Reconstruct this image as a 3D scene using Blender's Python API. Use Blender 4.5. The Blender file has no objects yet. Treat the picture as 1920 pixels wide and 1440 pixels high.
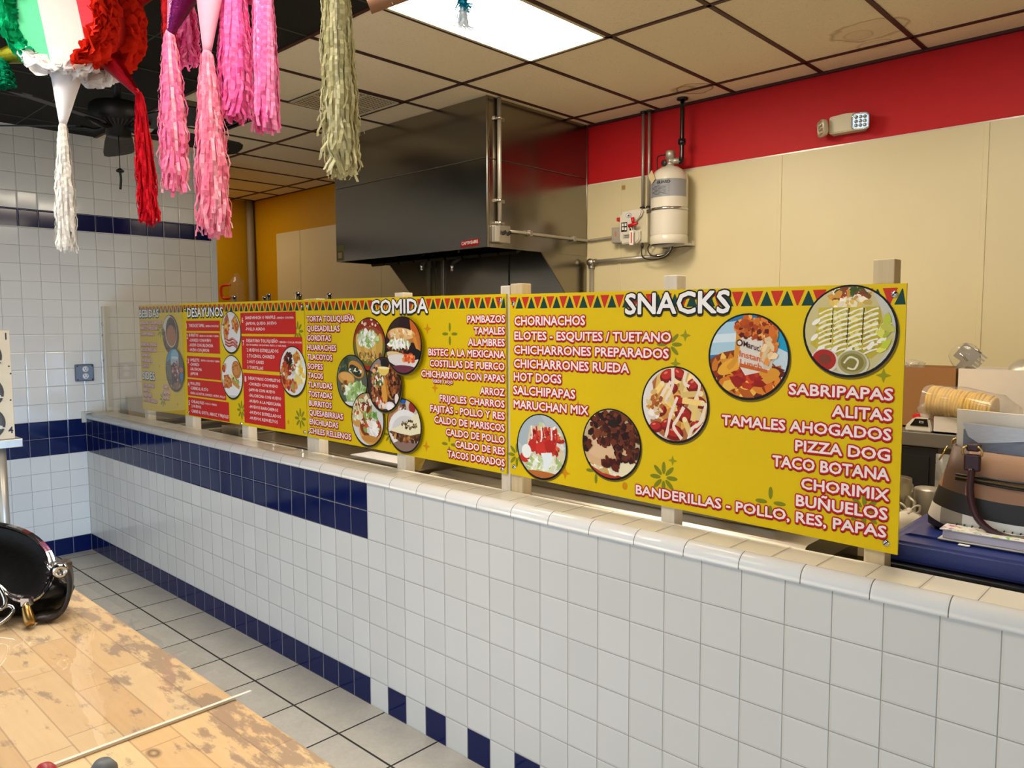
import bpy, bmesh, math, random
from mathutils import Vector, Matrix, Euler
PI = math.pi
S = 0.109            # one wall tile (m); every coordinate below is given in tiles
SC = bpy.context.scene
COL = SC.collection
# ------------------------------------------------------------------ camera
cd = bpy.data.cameras.new('camera'); cam = bpy.data.objects.new('camera', cd); COL.objects.link(cam)
cam.location = Vector((21.824, -15.756, 13.470)) * S
cam.rotation_euler = (1.493699, 0.003766, 0.755898)
cd.sensor_width = 36.0; cd.sensor_fit = 'HORIZONTAL'; cd.lens = 1443.34 / 1920 * 36.0
cd.clip_start = 0.02
SC.camera = cam
# ------------------------------------------------------------------ world, lights, exposure
SC.view_settings.view_transform = 'Standard'; SC.view_settings.look = 'None'
SC.view_settings.exposure = 0.0; SC.view_settings.gamma = 1.0; SC.view_settings.use_curve_mapping = False
W = bpy.data.worlds.new('world'); SC.world = W; W.use_nodes = True
W.node_tree.nodes['Background'].inputs[0].default_value = (0.62, 0.78, 1.0, 1)
W.node_tree.nodes['Background'].inputs[1].default_value = 0.5
def area(name, loc, tgt, sx, sy, power, col):
    l = bpy.data.lights.new(name, 'AREA'); l.shape = 'RECTANGLE'; l.size = sx * S; l.size_y = sy * S
    l.energy = power; l.color = col
    o = bpy.data.objects.new(name, l); COL.objects.link(o); o.location = Vector(loc) * S
    o.rotation_euler = (Vector(tgt) - Vector(loc)).to_track_quat('-Z', 'Y').to_euler()
    return o
# daylight arriving through the shop window front behind the camera
area('daylight_window', (4, -35.2, 10.5), (4, 0, 0), 52, 16, 50, (0.80, 0.92, 1.10))
area('daylight_side_fill', (32.6, -9.5, 5.5), (-28, -6, 1.5), 13, 7, 11, (0.45, 0.72, 1.12)).data.spread = math.radians(44)  # unseen side fill, beam narrowed and aimed to tint the lower left wall blue
FIX_POWER = 21.0      # emission strength of the ceiling fixtures
# ------------------------------------------------------------------ helpers
def lin(h):
    h = h.lstrip('#'); v = [int(h[i:i + 2], 16) / 255 for i in (0, 2, 4)]
    return tuple(c / 12.92 if c <= .04045 else ((c + .055) / 1.055) ** 2.4 for c in v)
class NT:
    def __init__(s, m): s.t = m.node_tree
    def n(s, typ, **k):
        x = s.t.nodes.new(typ)
        for a, b in k.items(): setattr(x, a, b)
        return x
    def put(s, sock, v):
        if hasattr(v, 'is_output'): s.t.links.new(v, sock)
        else:
            try: sock.default_value = v
            except TypeError: sock.default_value = tuple(v) + (1,)
    def m(s, op, a, b=None, c=None):
        x = s.n('ShaderNodeMath', operation=op); s.put(x.inputs[0], a)
        if b is not None: s.put(x.inputs[1], b)
        if c is not None: s.put(x.inputs[2], c)
        return x.outputs[0]
    def mix(s, f, a, b):
        x = s.n('ShaderNodeMix', data_type='RGBA'); s.put(x.inputs[0], f)
        for i, v in ((6, a), (7, b)):
            if not hasattr(v, 'is_output') and len(v) == 3: v = tuple(v) + (1,)
            s.put(x.inputs[i], v)
        return x.outputs[2]
    def pos(s):
        g = s.n('ShaderNodeNewGeometry'); x = s.n('ShaderNodeVectorMath', operation='SCALE')
        s.t.links.new(g.outputs['Position'], x.inputs[0]); x.inputs['Scale'].default_value = 1 / S
        p = s.n('ShaderNodeSeparateXYZ'); s.t.links.new(x.outputs[0], p.inputs[0])
        s.vec = x.outputs[0]
        return p.outputs
    def noise(s, scale, detail=3, vec=None, rough=.5, col=False):
        x = s.n('ShaderNodeTexNoise'); x.inputs['Scale'].default_value = scale; x.inputs['Detail'].default_value = detail
        x.inputs['Roughness'].default_value = rough
        if vec is not None: s.t.links.new(vec, x.inputs['Vector'])
        return x.outputs['Color' if col else 'Fac']
    def ramp(s, f, stops, const=False):
        x = s.n('ShaderNodeValToRGB'); s.put(x.inputs[0], f); e = x.color_ramp
        if const: e.interpolation = 'CONSTANT'
        while len(e.elements) < len(stops): e.elements.new(.5)
        for el, (p, c) in zip(e.elements, stops): el.position = p; el.color = tuple(c) + (1,)
        return x.outputs[0]
    def comb(s, x, y, z):
        c = s.n('ShaderNodeCombineXYZ')
        for i, v in enumerate((x, y, z)): s.put(c.inputs[i], v)
        return c.outputs[0]
def newmat(name):
    m = bpy.data.materials.new(name); m.use_nodes = True
    return m, NT(m), m.node_tree.nodes['Principled BSDF']
MC = {}
def mat(name, col, rough=.5, metal=0, var=.06, scale=3.0, bump=0, spec=.5, coat=0, aniso=None):
    """plain procedural surface: base colour with a little noise, optional bump"""
    if name in MC: return MC[name]
    m, t, b = newmat(name); c = lin(col) if isinstance(col, str) else col
    t.pos(); v = t.vec
    if aniso:
        mp = t.n('ShaderNodeVectorMath', operation='MULTIPLY'); t.t.links.new(v, mp.inputs[0]); mp.inputs[1].default_value = aniso; v = mp.outputs[0]
    f = t.noise(scale, 4, v)
    t.put(b.inputs['Base Color'], t.mix(f, [x * (1 - var) for x in c], [min(1, x * (1 + var)) for x in c]))
    t.put(b.inputs['Roughness'], t.m('MULTIPLY_ADD', f, .12 if rough > .1 else .03, rough - .05 if rough > .1 else rough))
    b.inputs['Metallic'].default_value = metal; b.inputs['Specular IOR Level'].default_value = spec
    b.inputs['Coat Weight'].default_value = coat
    if bump:
        bp = t.n('ShaderNodeBump'); bp.inputs['Strength'].default_value = bump; bp.inputs['Distance'].default_value = .01
        t.t.links.new(t.noise(scale * 4, 4, v), bp.inputs['Height']); t.t.links.new(bp.outputs[0], b.inputs['Normal'])
    MC[name] = m; return m
def glassy(name, tint=(1, 1, 1), rough=.02, haze=0.0, ior=1.45, hz=(.9, .9, .9)):
    """thin clear sheet: fresnel mirror over see-through, with optional milky haze"""
    if name in MC: return MC[name]
    m, t, b = newmat(name); t.t.nodes.remove(b); out = t.t.nodes['Material Output']
    tr = t.n('ShaderNodeBsdfTransparent'); tr.inputs[0].default_value = tuple(tint) + (1,)
    gl = t.n('ShaderNodeBsdfGlossy'); gl.inputs['Roughness'].default_value = rough
    gm = t.n('ShaderNodeNewGeometry'); dt = t.n('ShaderNodeVectorMath', operation='DOT_PRODUCT')
    t.t.links.new(gm.outputs['Incoming'], dt.inputs[0]); t.t.links.new(gm.outputs['Normal'], dt.inputs[1])
    r0 = ((ior - 1) / (ior + 1)) ** 2; fr = t.m('MULTIPLY_ADD', t.m('POWER', t.m('SUBTRACT', 1.0, t.m('ABSOLUTE', dt.outputs['Value'])), 5.0), 1 - r0, r0)
    t.pos(); f = t.noise(2.0, 3, t.vec)
    df = t.n('ShaderNodeBsdfDiffuse'); df.inputs[0].default_value = tuple(hz) + (1,)
    m1 = t.n('ShaderNodeMixShader'); t.put(m1.inputs[0], t.m('MULTIPLY', f, haze * 2)); t.t.links.new(tr.outputs[0], m1.inputs[1]); t.t.links.new(df.outputs[0], m1.inputs[2])
    m2 = t.n('ShaderNodeMixShader'); t.put(m2.inputs[0], fr); t.t.links.new(m1.outputs[0], m2.inputs[1]); t.t.links.new(gl.outputs[0], m2.inputs[2])
    t.t.links.new(m2.outputs[0], out.inputs[0]); MC[name] = m; return m
def paper(name, col, transl=.35, var=.12):
    """tissue / crepe paper: diffuse with some light passing through"""
    if name in MC: return MC[name]
    m, t, b = newmat(name); t.t.nodes.remove(b); out = t.t.nodes['Material Output']; c = lin(col)
    t.pos(); mp = t.n('ShaderNodeVectorMath', operation='MULTIPLY'); t.t.links.new(t.vec, mp.inputs[0]); mp.inputs[1].default_value = (3, 3, 14)
    f = t.noise(1.6, 3, mp.outputs[0]); cc = t.mix(f, [x * (1 - var) for x in c], [min(1, x * (1 + var)) for x in c])
    d = t.n('ShaderNodeBsdfDiffuse'); tl = t.n('ShaderNodeBsdfTranslucent'); t.put(d.inputs[0], cc); t.put(tl.inputs[0], cc)
    mx = t.n('ShaderNodeMixShader'); mx.inputs[0].default_value = transl
    t.t.links.new(d.outputs[0], mx.inputs[1]); t.t.links.new(tl.outputs[0], mx.inputs[2]); t.t.links.new(mx.outputs[0], out.inputs[0])
    MC[name] = m; return m
def box(bm, x0, x1, y0, y1, z0, z1, mi=0, bev=0, seg=2):
    vs = [bm.verts.new((x, y, z)) for z in (z0, z1) for y in (y0, y1) for x in (x0, x1)]
    fs = [bm.faces.new([vs[i] for i in q]) for q in ((0, 2, 3, 1), (4, 5, 7, 6), (0, 1, 5, 4), (2, 6, 7, 3), (0, 4, 6, 2), (1, 3, 7, 5))]
    for f in fs: f.material_index = mi
    if bev:
        es = list({e for f in fs for e in f.edges})
        r = bmesh.ops.bevel(bm, geom=es, offset=bev, segments=seg, affect='EDGES', profile=.5)
        for f in r['faces']: f.material_index = mi
    return vs
def obox(bm, c, ax, ay, az, hx, hy, hz, mi=0):
    """box with given axes"""
    c, ax, ay, az = Vector(c), Vector(ax).normalized(), Vector(ay).normalized(), Vector(az).normalized()
    vs = [bm.verts.new(c + ax * hx * sx + ay * hy * sy + az * hz * sz) for sz in (-1, 1) for sy in (-1, 1) for sx in (-1, 1)]
    for q in ((0, 2, 3, 1), (4, 5, 7, 6), (0, 1, 5, 4), (2, 6, 7, 3), (0, 4, 6, 2), (1, 3, 7, 5)):
        bm.faces.new([vs[i] for i in q]).material_index = mi
def frame_of(d):
    d = d.normalized(); u = Vector((0, 0, 1)) if abs(d.z) < .95 else Vector((1, 0, 0))
    a = d.cross(u).normalized(); return a, d.cross(a).normalized()
def tube(bm, pts, r, seg=10, mi=0, caps=True):
    pts = [Vector(p) for p in pts]; rs = r if isinstance(r, (list, tuple)) else [r] * len(pts); loops = []; a = None
    for i, p in enumerate(pts):
        d = (pts[min(i + 1, len(pts) - 1)] - pts[max(i - 1, 0)]).normalized()
        if a is None: a, b = frame_of(d)
        else:
            a = (a - d * a.dot(d)); a = a.normalized() if a.length > 1e-6 else frame_of(d)[0]; b = d.cross(a).normalized()
        loops.append([bm.verts.new(p + (a * math.cos(2 * PI * k / seg) + b * math.sin(2 * PI * k / seg)) * rs[i]) for k in range(seg)])
    for l0, l1 in zip(loops, loops[1:]):
        for k in range(seg):
            f = bm.faces.new((l0[k], l0[(k + 1) % seg], l1[(k + 1) % seg], l1[k])); f.material_index = mi; f.smooth = True
    if caps:
        for l in (loops[0][::-1], loops[-1]): bm.faces.new(l).material_index = mi
    return loops
def cyl(bm, p0, p1, r0, r1=None, seg=20, mi=0): return tube(bm, [p0, p1], [r0, r0 if r1 is None else r1], seg, mi)
def smooth_pts(pts, n=6):
    pts = [Vector(p) for p in pts]; out = []
    for i in range(len(pts) - 1):
        p0, p1, p2, p3 = pts[max(i - 1, 0)], pts[i], pts[i + 1], pts[min(i + 2, len(pts) - 1)]
        for k in range(n):
            t = k / n; out.append(.5 * ((2 * p1) + (p2 - p0) * t + (2 * p0 - 5 * p1 + 4 * p2 - p3) * t * t + (3 * p1 - p0 - 3 * p2 + p3) * t ** 3))
    return out + [pts[-1]]
def lathe(bm, c, prof, seg=28, mi=0, ax=None):
    """surface of revolution; prof = [(radius, height)]"""
    c = Vector(c); ax = Vector(ax or (0, 0, 1)).normalized(); a, b = frame_of(ax); loops = []
    for r, h in prof:
        loops.append([bm.verts.new(c + ax * h + (a * math.cos(2 * PI * k / seg) + b * math.sin(2 * PI * k / seg)) * max(r, 1e-4)) for k in range(seg)])
    for l0, l1 in zip(loops, loops[1:]):
        for k in range(seg):
            f = bm.faces.new((l0[k], l0[(k + 1) % seg], l1[(k + 1) % seg], l1[k])); f.material_index = mi; f.smooth = True
    return loops
def loft(bm, loops, mi=0, closed=True, cap0=False, cap1=False, smooth=True):
    L = [[bm.verts.new(p) for p in l] for l in loops]
    for l0, l1 in zip(L, L[1:]):
        n = len(l0)
        for k in range(n if closed else n - 1):
            f = bm.faces.new((l0[k], l0[(k + 1) % n], l1[(k + 1) % n], l1[k])); f.material_index = mi; f.smooth = smooth
    if cap0: bm.faces.new(L[0][::-1]).material_index = mi
    if cap1: bm.faces.new(L[-1]).material_index = mi
    return L
def prism(bm, poly, y0, y1, mi=0, axis='y'):
    """extrude a polygon given in the plane across an axis"""
    def P(a, b, t): return {'y': (a, t, b), 'x': (t, a, b), 'z': (a, b, t)}[axis]
    A = [bm.verts.new(P(a, b, y0)) for a, b in poly]; B = [bm.verts.new(P(a, b, y1)) for a, b in poly]; n = len(poly)
    fs = [bm.faces.new(A), bm.faces.new(B[::-1])] + [bm.faces.new((A[i], B[i], B[(i + 1) % n], A[(i + 1) % n])) for i in range(n)]
    for f in fs: f.material_index = mi
NB = bmesh.new
def thing(name, label, cat, loc=(0, 0, 0), group=None):
    o = bpy.data.objects.new(name, None); COL.objects.link(o); o.location = Vector(loc) * S
    o.empty_display_size = .05; o['label'] = label; o['category'] = cat
    if group: o['group'] = group
    return o
def obj(name, bm, mats, parent=None, label=None, cat=None, group=None, kind=None, recalc=True):
    if recalc: bmesh.ops.recalc_face_normals(bm, faces=bm.faces)
    for v in bm.verts: v.co *= S
    off = Vector((0, 0, 0))
    if parent is None and kind != 'structure' and len(bm.verts):
        n = len(bm.verts); off = Vector((sum(v.co.x for v in bm.verts) / n, sum(v.co.y for v in bm.verts) / n, min(v.co.z for v in bm.verts)))
        for v in bm.verts: v.co -= off
    me = bpy.data.meshes.new(name); bm.to_mesh(me); bm.free()
    for m in (mats if isinstance(mats, (list, tuple)) else [mats]): me.materials.append(m)
    o = bpy.data.objects.new(name, me); COL.objects.link(o)
    if parent is not None:
        o.parent = parent
        o.matrix_parent_inverse = Matrix.Translation(-parent.location) if parent.parent is None else Matrix.Identity(4)
        if parent.parent is not None: o.matrix_parent_inverse = Matrix.Identity(4)
    else: o.location = off
    if label: o['label'] = label
    if cat: o['category'] = cat
    if group: o['group'] = group
    if kind: o['kind'] = kind
    return o
def struct(name, bm, mats): return obj(name, bm, mats, kind='structure')
def dup(root, delta, label=None):
    r = root.copy(); COL.objects.link(r); r.location = root.location + Vector(delta) * S
    if label: r['label'] = label
    for ch in list(root.children):
        c = ch.copy(); COL.objects.link(c); c.parent = r; c.matrix_parent_inverse = ch.matrix_parent_inverse.copy()
        for g in ch.children:
            d = g.copy(); COL.objects.link(d); d.parent = c; d.matrix_parent_inverse = g.matrix_parent_inverse.copy()
    return r
# ------------------------------------------------------------------ materials of the room
def tile_mat(name, u_axis, v_axis, rule, white='#d2d1cb', blue='#0a1748', grout='#98948a', pitch=(1, 1), off=(0, 0), gw=.010, rough=.09, bump=.3):
    m, t, b = newmat(name); P = t.pos(); ax = {'x': P[0], 'y': P[1], 'z': P[2]}
    u = t.m('DIVIDE', t.m('SUBTRACT', ax[u_axis], off[0]), pitch[0]); v = t.m('DIVIDE', t.m('SUBTRACT', ax[v_axis], off[1]), pitch[1])
    iu, iv, fu, fv = t.m('FLOOR', u), t.m('FLOOR', v), t.m('FRACT', u), t.m('FRACT', v)
    ed = t.m('MINIMUM', t.m('MULTIPLY', t.m('MINIMUM', fu, t.m('SUBTRACT', 1.0, fu)), pitch[0]), t.m('MULTIPLY', t.m('MINIMUM', fv, t.m('SUBTRACT', 1.0, fv)), pitch[1]))
    g = t.m('LESS_THAN', ed, gw)
    wn = t.n('ShaderNodeTexWhiteNoise', noise_dimensions='3D'); t.put(wn.inputs['Vector'], t.comb(iu, iv, 0.0))
    wv = t.m('MULTIPLY_ADD', wn.outputs['Value'], .06, .95)
    base = t.mix(0.0, lin(white), lin(white)) if rule is None else t.mix(rule(t, u, v, iu, iv), lin(white), lin(blue))
    hs = t.n('ShaderNodeHueSaturation'); t.put(hs.inputs['Value'], wv); t.t.links.new(base, hs.inputs['Color'])
    gn = t.noise(1.3, 4, t.vec); gcol = t.mix(gn, [x * .75 for x in lin(grout)], [min(1, x * 1.2) for x in lin(grout)])
    t.put(b.inputs['Base Color'], t.mix(g, hs.outputs[0], gcol))
    t.put(b.inputs['Roughness'], t.m('MULTIPLY_ADD', g, .6, rough))
    b.inputs['Specular IOR Level'].default_value = .25
    # pillowed edges and a slightly different lean for every tile
    h = t.n('ShaderNodeMapRange', interpolation_type='SMOOTHSTEP'); t.put(h.inputs[0], ed); h.inputs[1].default_value = gw * .6; h.inputs[2].default_value = gw + .05
    bp = t.n('ShaderNodeBump'); bp.inputs['Strength'].default_value = bump; bp.inputs['Distance'].default_value = .004; t.t.links.new(h.outputs[0], bp.inputs['Height'])
    sc = t.n('ShaderNodeVectorMath', operation='SUBTRACT'); t.t.links.new(wn.outputs['Color'], sc.inputs[0]); sc.inputs[1].default_value = (.5, .5, .5)
    s2 = t.n('ShaderNodeVectorMath', operation='SCALE'); t.t.links.new(sc.outputs[0], s2.inputs[0]); s2.inputs['Scale'].default_value = .02
    ad = t.n('ShaderNodeVectorMath', operation='ADD'); t.t.links.new(bp.outputs[0], ad.inputs[0]); t.t.links.new(s2.outputs[0], ad.inputs[1])
    nm = t.n('ShaderNodeVectorMath', operation='NORMALIZE'); t.t.links.new(ad.outputs[0], nm.inputs[0]); t.t.links.new(nm.outputs[0], b.inputs['Normal'])
    return m
def between(t, v, a, b): return t.m('MULTIPLY', t.m('GREATER_THAN', v, a), t.m('LESS_THAN', v, b))
def counter_rule(t, u, v, iu, iv):
    left = t.m('LESS_THAN', u, 0.0); base = t.m('LESS_THAN', v, 1.0)
    l = t.m('MULTIPLY', left, t.m('MAXIMUM', base, between(t, v, 6.0, 8.3)))
    odd = t.m('COMPARE', t.m('FLOORED_MODULO', iu, 2.0), 1.0, .1)
    r = t.m('MULTIPLY', t.m('MULTIPLY', t.m('SUBTRACT', 1.0, left), base), t.m('MULTIPLY', odd, t.m('LESS_THAN', u, 8.0)))
    return t.m('MAXIMUM', l, r)
def left_rule(t, u, v, iu, iv):
    return t.m('MAXIMUM', t.m('LESS_THAN', v, 1.0), t.m('MAXIMUM', between(t, v, 6.0, 8.0), between(t, v, 19.05, 20.05)))
M_counter = tile_mat('counter_tile', 'x', 'z', counter_rule)
M_left = tile_mat('left_wall_tile', 'y', 'z', left_rule, white='#e0ddd4')
M_top = tile_mat('counter_top_tile', 'x', 'y', None, white='#e4dfce', pitch=(1, 3), off=(.55, .24), grout='#8d8577')
M_bull = tile_mat('bullnose_tile', 'x', 'y', None, white='#e2e0d9', pitch=(1.4, 9), off=(-.05, -4.5), grout='#6d675d', bump=.2)
def floor_mat():
    m, t, b = newmat('floor_tile'); P = t.pos()
    u = t.m('DIVIDE', t.m('SUBTRACT', P[0], .8), 2.78); v = t.m('DIVIDE', t.m('SUBTRACT', P[1], -1.89), 2.85)
    fu, fv = t.m('FRACT', u), t.m('FRACT', v)
    ed = t.m('MINIMUM', t.m('MINIMUM', fu, t.m('SUBTRACT', 1.0, fu)), t.m('MINIMUM', fv, t.m('SUBTRACT', 1.0, fv)))
    g = t.m('LESS_THAN', ed, .013)
    wn = t.n('ShaderNodeTexWhiteNoise', noise_dimensions='3D'); t.put(wn.inputs['Vector'], t.comb(t.m('FLOOR', u), t.m('FLOOR', v), 1.0))
    n = t.noise(.9, 6, t.vec, .65); n2 = t.noise(6, 5, t.vec, .7)
    c = t.mix(t.m('MULTIPLY_ADD', n2, .5, t.m('MULTIPLY', n, .6)), lin('#9d9584'), lin('#ddd6c6'))
    hs = t.n('ShaderNodeHueSaturation'); t.put(hs.inputs['Value'], t.m('MULTIPLY_ADD', wn.outputs['Value'], .12, .9)); t.t.links.new(c, hs.inputs['Color'])
    t.put(b.inputs['Base Color'], t.mix(g, hs.outputs[0], lin('#2a221c')))
    t.put(b.inputs['Roughness'], t.m('MULTIPLY_ADD', g, .4, .42))
    bp = t.n('ShaderNodeBump'); bp.inputs['Strength'].default_value = .25; bp.inputs['Distance'].default_value = .004
    t.put(bp.inputs['Height'], t.m('ADD', t.m('SUBTRACT', 1.0, g), t.m('MULTIPLY', n2, .25))); t.t.links.new(bp.outputs[0], b.inputs['Normal'])
    return m
def ceiling_mat():
    m, t, b = newmat('ceiling_tile'); P = t.pos(); v = t.vec
    n = t.noise(9, 5, v, .75); sp = t.m('GREATER_THAN', t.noise(14, 3, v, .6), .66)
    c = t.mix(n, lin('#e0d1b3'), lin('#eee1c6')); c = t.mix(t.m('MULTIPLY', sp, .35), c, lin('#7d684c'))
    # brown water stains: rings with wobbly outline
    wob = t.noise(1.1, 3, v)
    def ring(cx, cy, rx, ry, w, k, c):
        dx = t.m('DIVIDE', t.m('SUBTRACT', P[0], cx), rx); dy = t.m('DIVIDE', t.m('SUBTRACT', P[1], cy), ry)
        d = t.m('ADD', t.m('SQRT', t.m('ADD', t.m('MULTIPLY', dx, dx), t.m('MULTIPLY', dy, dy))), t.m('MULTIPLY_ADD', wob, .7, -.35))
        e = t.m('MULTIPLY', t.m('SUBTRACT', 1.0, t.m('MINIMUM', t.m('DIVIDE', t.m('ABSOLUTE', t.m('SUBTRACT', d, 1.0)), w), 1.0)), k)
        fill = t.m('MULTIPLY', t.m('LESS_THAN', d, 1.0), k * .18)
        return t.mix(t.m('MAXIMUM', e, fill), c, lin('#8a5f2c'))
    c = ring(11.0, 15.7, 1.25, 1.05, .12, .5, c); c = ring(10.5, 15.9, .5, .5, .15, .3, c); c = ring(10.6, 17.4, .6, .5, .2, .3, c)
    c = ring(2.45, 17.5, .85, .8, .1, .9, c); c = ring(2.0, 17.2, .5, .35, .5, .5, c)
    t.put(b.inputs['Base Color'], c); b.inputs['Roughness'].default_value = .9; b.inputs['Specular IOR Level'].default_value = .2
    bp = t.n('ShaderNodeBump'); bp.inputs['Strength'].default_value = .4; bp.inputs['Distance'].default_value = .004; t.put(bp.inputs['Height'], t.m('SUBTRACT', n, sp)); t.t.links.new(bp.outputs[0], b.inputs['Normal'])
    return m
def back_wall_mat():
    """red paint right of the hood, yellow paint left of it"""
    m, t, b = newmat('painted_wall'); P = t.pos(); n = t.noise(2, 4, t.vec)
    r = t.mix(n, lin('#b5131a'), lin('#c0181e')); y = t.mix(n, lin('#b98a00'), lin('#c49300')); b.inputs['Specular IOR Level'].default_value = .25
    t.put(b.inputs['Base Color'], t.mix(t.m('LESS_THAN', P[0], -12.0), r, y)); b.inputs['Roughness'].default_value = .55
    return m
M_floor = floor_mat(); M_ceil = ceiling_mat(); M_back = back_wall_mat()
M_yellow = mat('yellow_paint', '#bd8e00', .6, bump=.05, spec=.25)
M_cream = mat('cream_wall_panel', '#d0c49c', .42, var=.04, scale=.4, bump=.12)
M_dark = mat('dark_ceiling_tile', '#1e1c16', .85, bump=.2, scale=5, spec=.25)
M_grid = mat('dark_red_ceiling_grid', '#3a1512', .5)
M_grid_dark = mat('dark_grid', '#39342a', .6)
M_steel = mat('stainless_steel', '#938d82', .2, 1, var=.02, scale=.3)
M_steel_b = mat('bright_stainless', '#b4afa5', .3, 1, var=.06, aniso=(.2, 1, 1))
M_galv = mat('galvanised_pipe', '#b3ada0', .38, .6)
M_chrome = mat('chrome', '#cfcfd2', .12, 1, var=.02)
M_black = mat('black_plastic', '#121212', .45)
M_blackg = mat('black_gloss', '#0c0c0d', .22)
M_white = mat('white_enamel', '#cfc9ba', .2, var=.015, scale=.4)
M_offw = mat('off_white_plastic', '#cbc3a6', .45)
M_wood_pale = mat('pale_pine', '#c9b48c', .6, var=.2, scale=2, aniso=(5, 5, .25), bump=.1)
M_wood_white = mat('whitewashed_pine', '#d3c9b4', .6, var=.12, scale=2, aniso=(5, 5, .25), bump=.1)
M_red = mat('red_plastic', '#c3161d', .4)
M_trimw = mat('white_trim', '#d5d8dc', .4)
H = 24.6
# ------------------------------------------------------------------ room shell
bm = NB(); box(bm, -46, 36, -36, 20, -.4, 0); struct('floor', bm, M_floor)
bm = NB(); box(bm, -46, 36, 1.25, 20, H, H + .4); struct('ceiling', bm, M_ceil)
bm = NB(); box(bm, -46, 36, -36, 1.25, H, H + .4); struct('ceiling', bm, M_dark)
bm = NB(); box(bm, -46, 36, 19.4, 20, 0, H); struct('wall_back', bm, M_back)
bm = NB(); box(bm, -29.2, -28, -36, 8.1, 0, H); struct('wall_left', bm, M_left)
bm = NB(); box(bm, -44.6, -43.5, 7, 19.4, 0, H); struct('wall_left', bm, M_yellow)
bm = NB(); box(bm, -43.5, -29.2, 6.2, 7, 0, H); struct('wall_inner', bm, M_yellow)
bm = NB(); box(bm, 33, 34, -36, 19.4, 0, H); struct('wall_right', bm, M_cream)
bm = NB()
box(bm, -28, 33, -36.8, -36, 0, 2); box(bm, -28, 33, -36.8, -36, 19, H); box(bm, -28, -22, -36.8, -36, 2, 19); box(bm, 30, 33, -36.8, -36, 2, 19)
struct('wall_front', bm, mat('front_wall_paint', '#cfc9ba', .6))
bm = NB()
for x in (-22, -9, 4, 17, 29.6): box(bm, x, x + .4, -36.5, -36.2, 2, 19)
for z in (2, 18.6): box(bm, -22, 30, -36.5, -36.2, z, z + .4)
struct('window_1', bm, mat('window_frame', '#6a6c70', .4, 1))
# half wall of the counter with tiled top and bullnose
bm = NB(); box(bm, -28, 33, 0, 1.3, 0, 8.02); struct('wall_counter', bm, M_counter)
bm = NB(); box(bm, -28, 33, .24, 1.32, 8.0, 8.34, bev=.03); struct('trim_1', bm, M_top)
bm = NB(); prof = [(.26, 8.0), (-.07, 8.0), (-.07, 8.06)] + [(.24 - .31 * math.cos(a), 8.06 + .285 * math.sin(a)) for a in [i * PI / 14 for i in range(8)]] + [(.26, 8.345)]
prism(bm, prof, -28, 33, axis='x')
for f in bm.faces: f.smooth = True
o = struct('trim_2', bm, M_bull)
bm = NB(); box(bm, -28, -27.9, -.25, .35, 7.75, 8.42, bev=.03); box(bm, -27.9, -27.6, -.15, .25, 8.34, 8.40); struct('trim_3', bm, M_white)
bm = NB(); box(bm, -29.3, -27.93, 8.1, 8.42, 0, H); struct('trim_4', bm, M_trimw)
# ceiling grid of the kitchen (one lattice), lighter lattice of the dining room
gx = [-.67 + 4.21 * k for k in range(-10, 9)]
bm = NB()
for x in gx: box(bm, x - .09, x + .09, 1.25, 19.4, H - .05, H + .1)
for y in (1.2, 9.28, 17.5): box(bm, -46, 36, y - .09, y + .09, H - .05, H + .1)
box(bm, -5.3, 33, 19.25, 19.4, H - .12, H); box(bm, -43.5, -18.4, 19.28, 19.4, H - .06, H)
struct('trim_5', bm, M_grid)
bm = NB()
for y in (-2.9, -7.1, -11.3, -15.5, -19.7): box(bm, -28, 36, y - .03, y + .03, H - .02, H + .1)
for x in gx: box(bm, x - .05, x + .05, -36, 1.1, H - .03, H + .1)
struct('trim_6', bm, M_grid_dark)
# cream wall panels with joint strips
bm = NB(); box(bm, -39.2, -17, 19.3, 19.42, 0, 21.35); box(bm, -7, 33, 19.3, 19.42, 0, 21.25)
for x in (-3.1, 5.93, 14.27, 23.0): box(bm, x - .1, x + .1, 19.27, 19.32, 0, 21.25, bev=.015)
for x in (-35.5, -24.5): box(bm, x - .07, x + .07, 19.27, 19.32, 0, 21.35, bev=.015)
struct('trim_7', bm, M_cream)
bm = NB(); box(bm, -5.3, 33, 19.29, 19.42, 21.25, 21.31); struct('trim_8', bm, M_white)
# conduit post in the far corner
bm = NB(); tube(bm, [(-42.9, 18.9, 0), (-42.9, 18.9, 17), (-43.1, 19.0, 22.8), (-43.15, 19.0, H)], .32, 12)
obj('corner_pipe', bm, mat('grey_painted_pipe', '#8f8675', .5), label='grey painted vertical pipe in the corner between the two yellow walls', cat='pipe')
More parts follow.
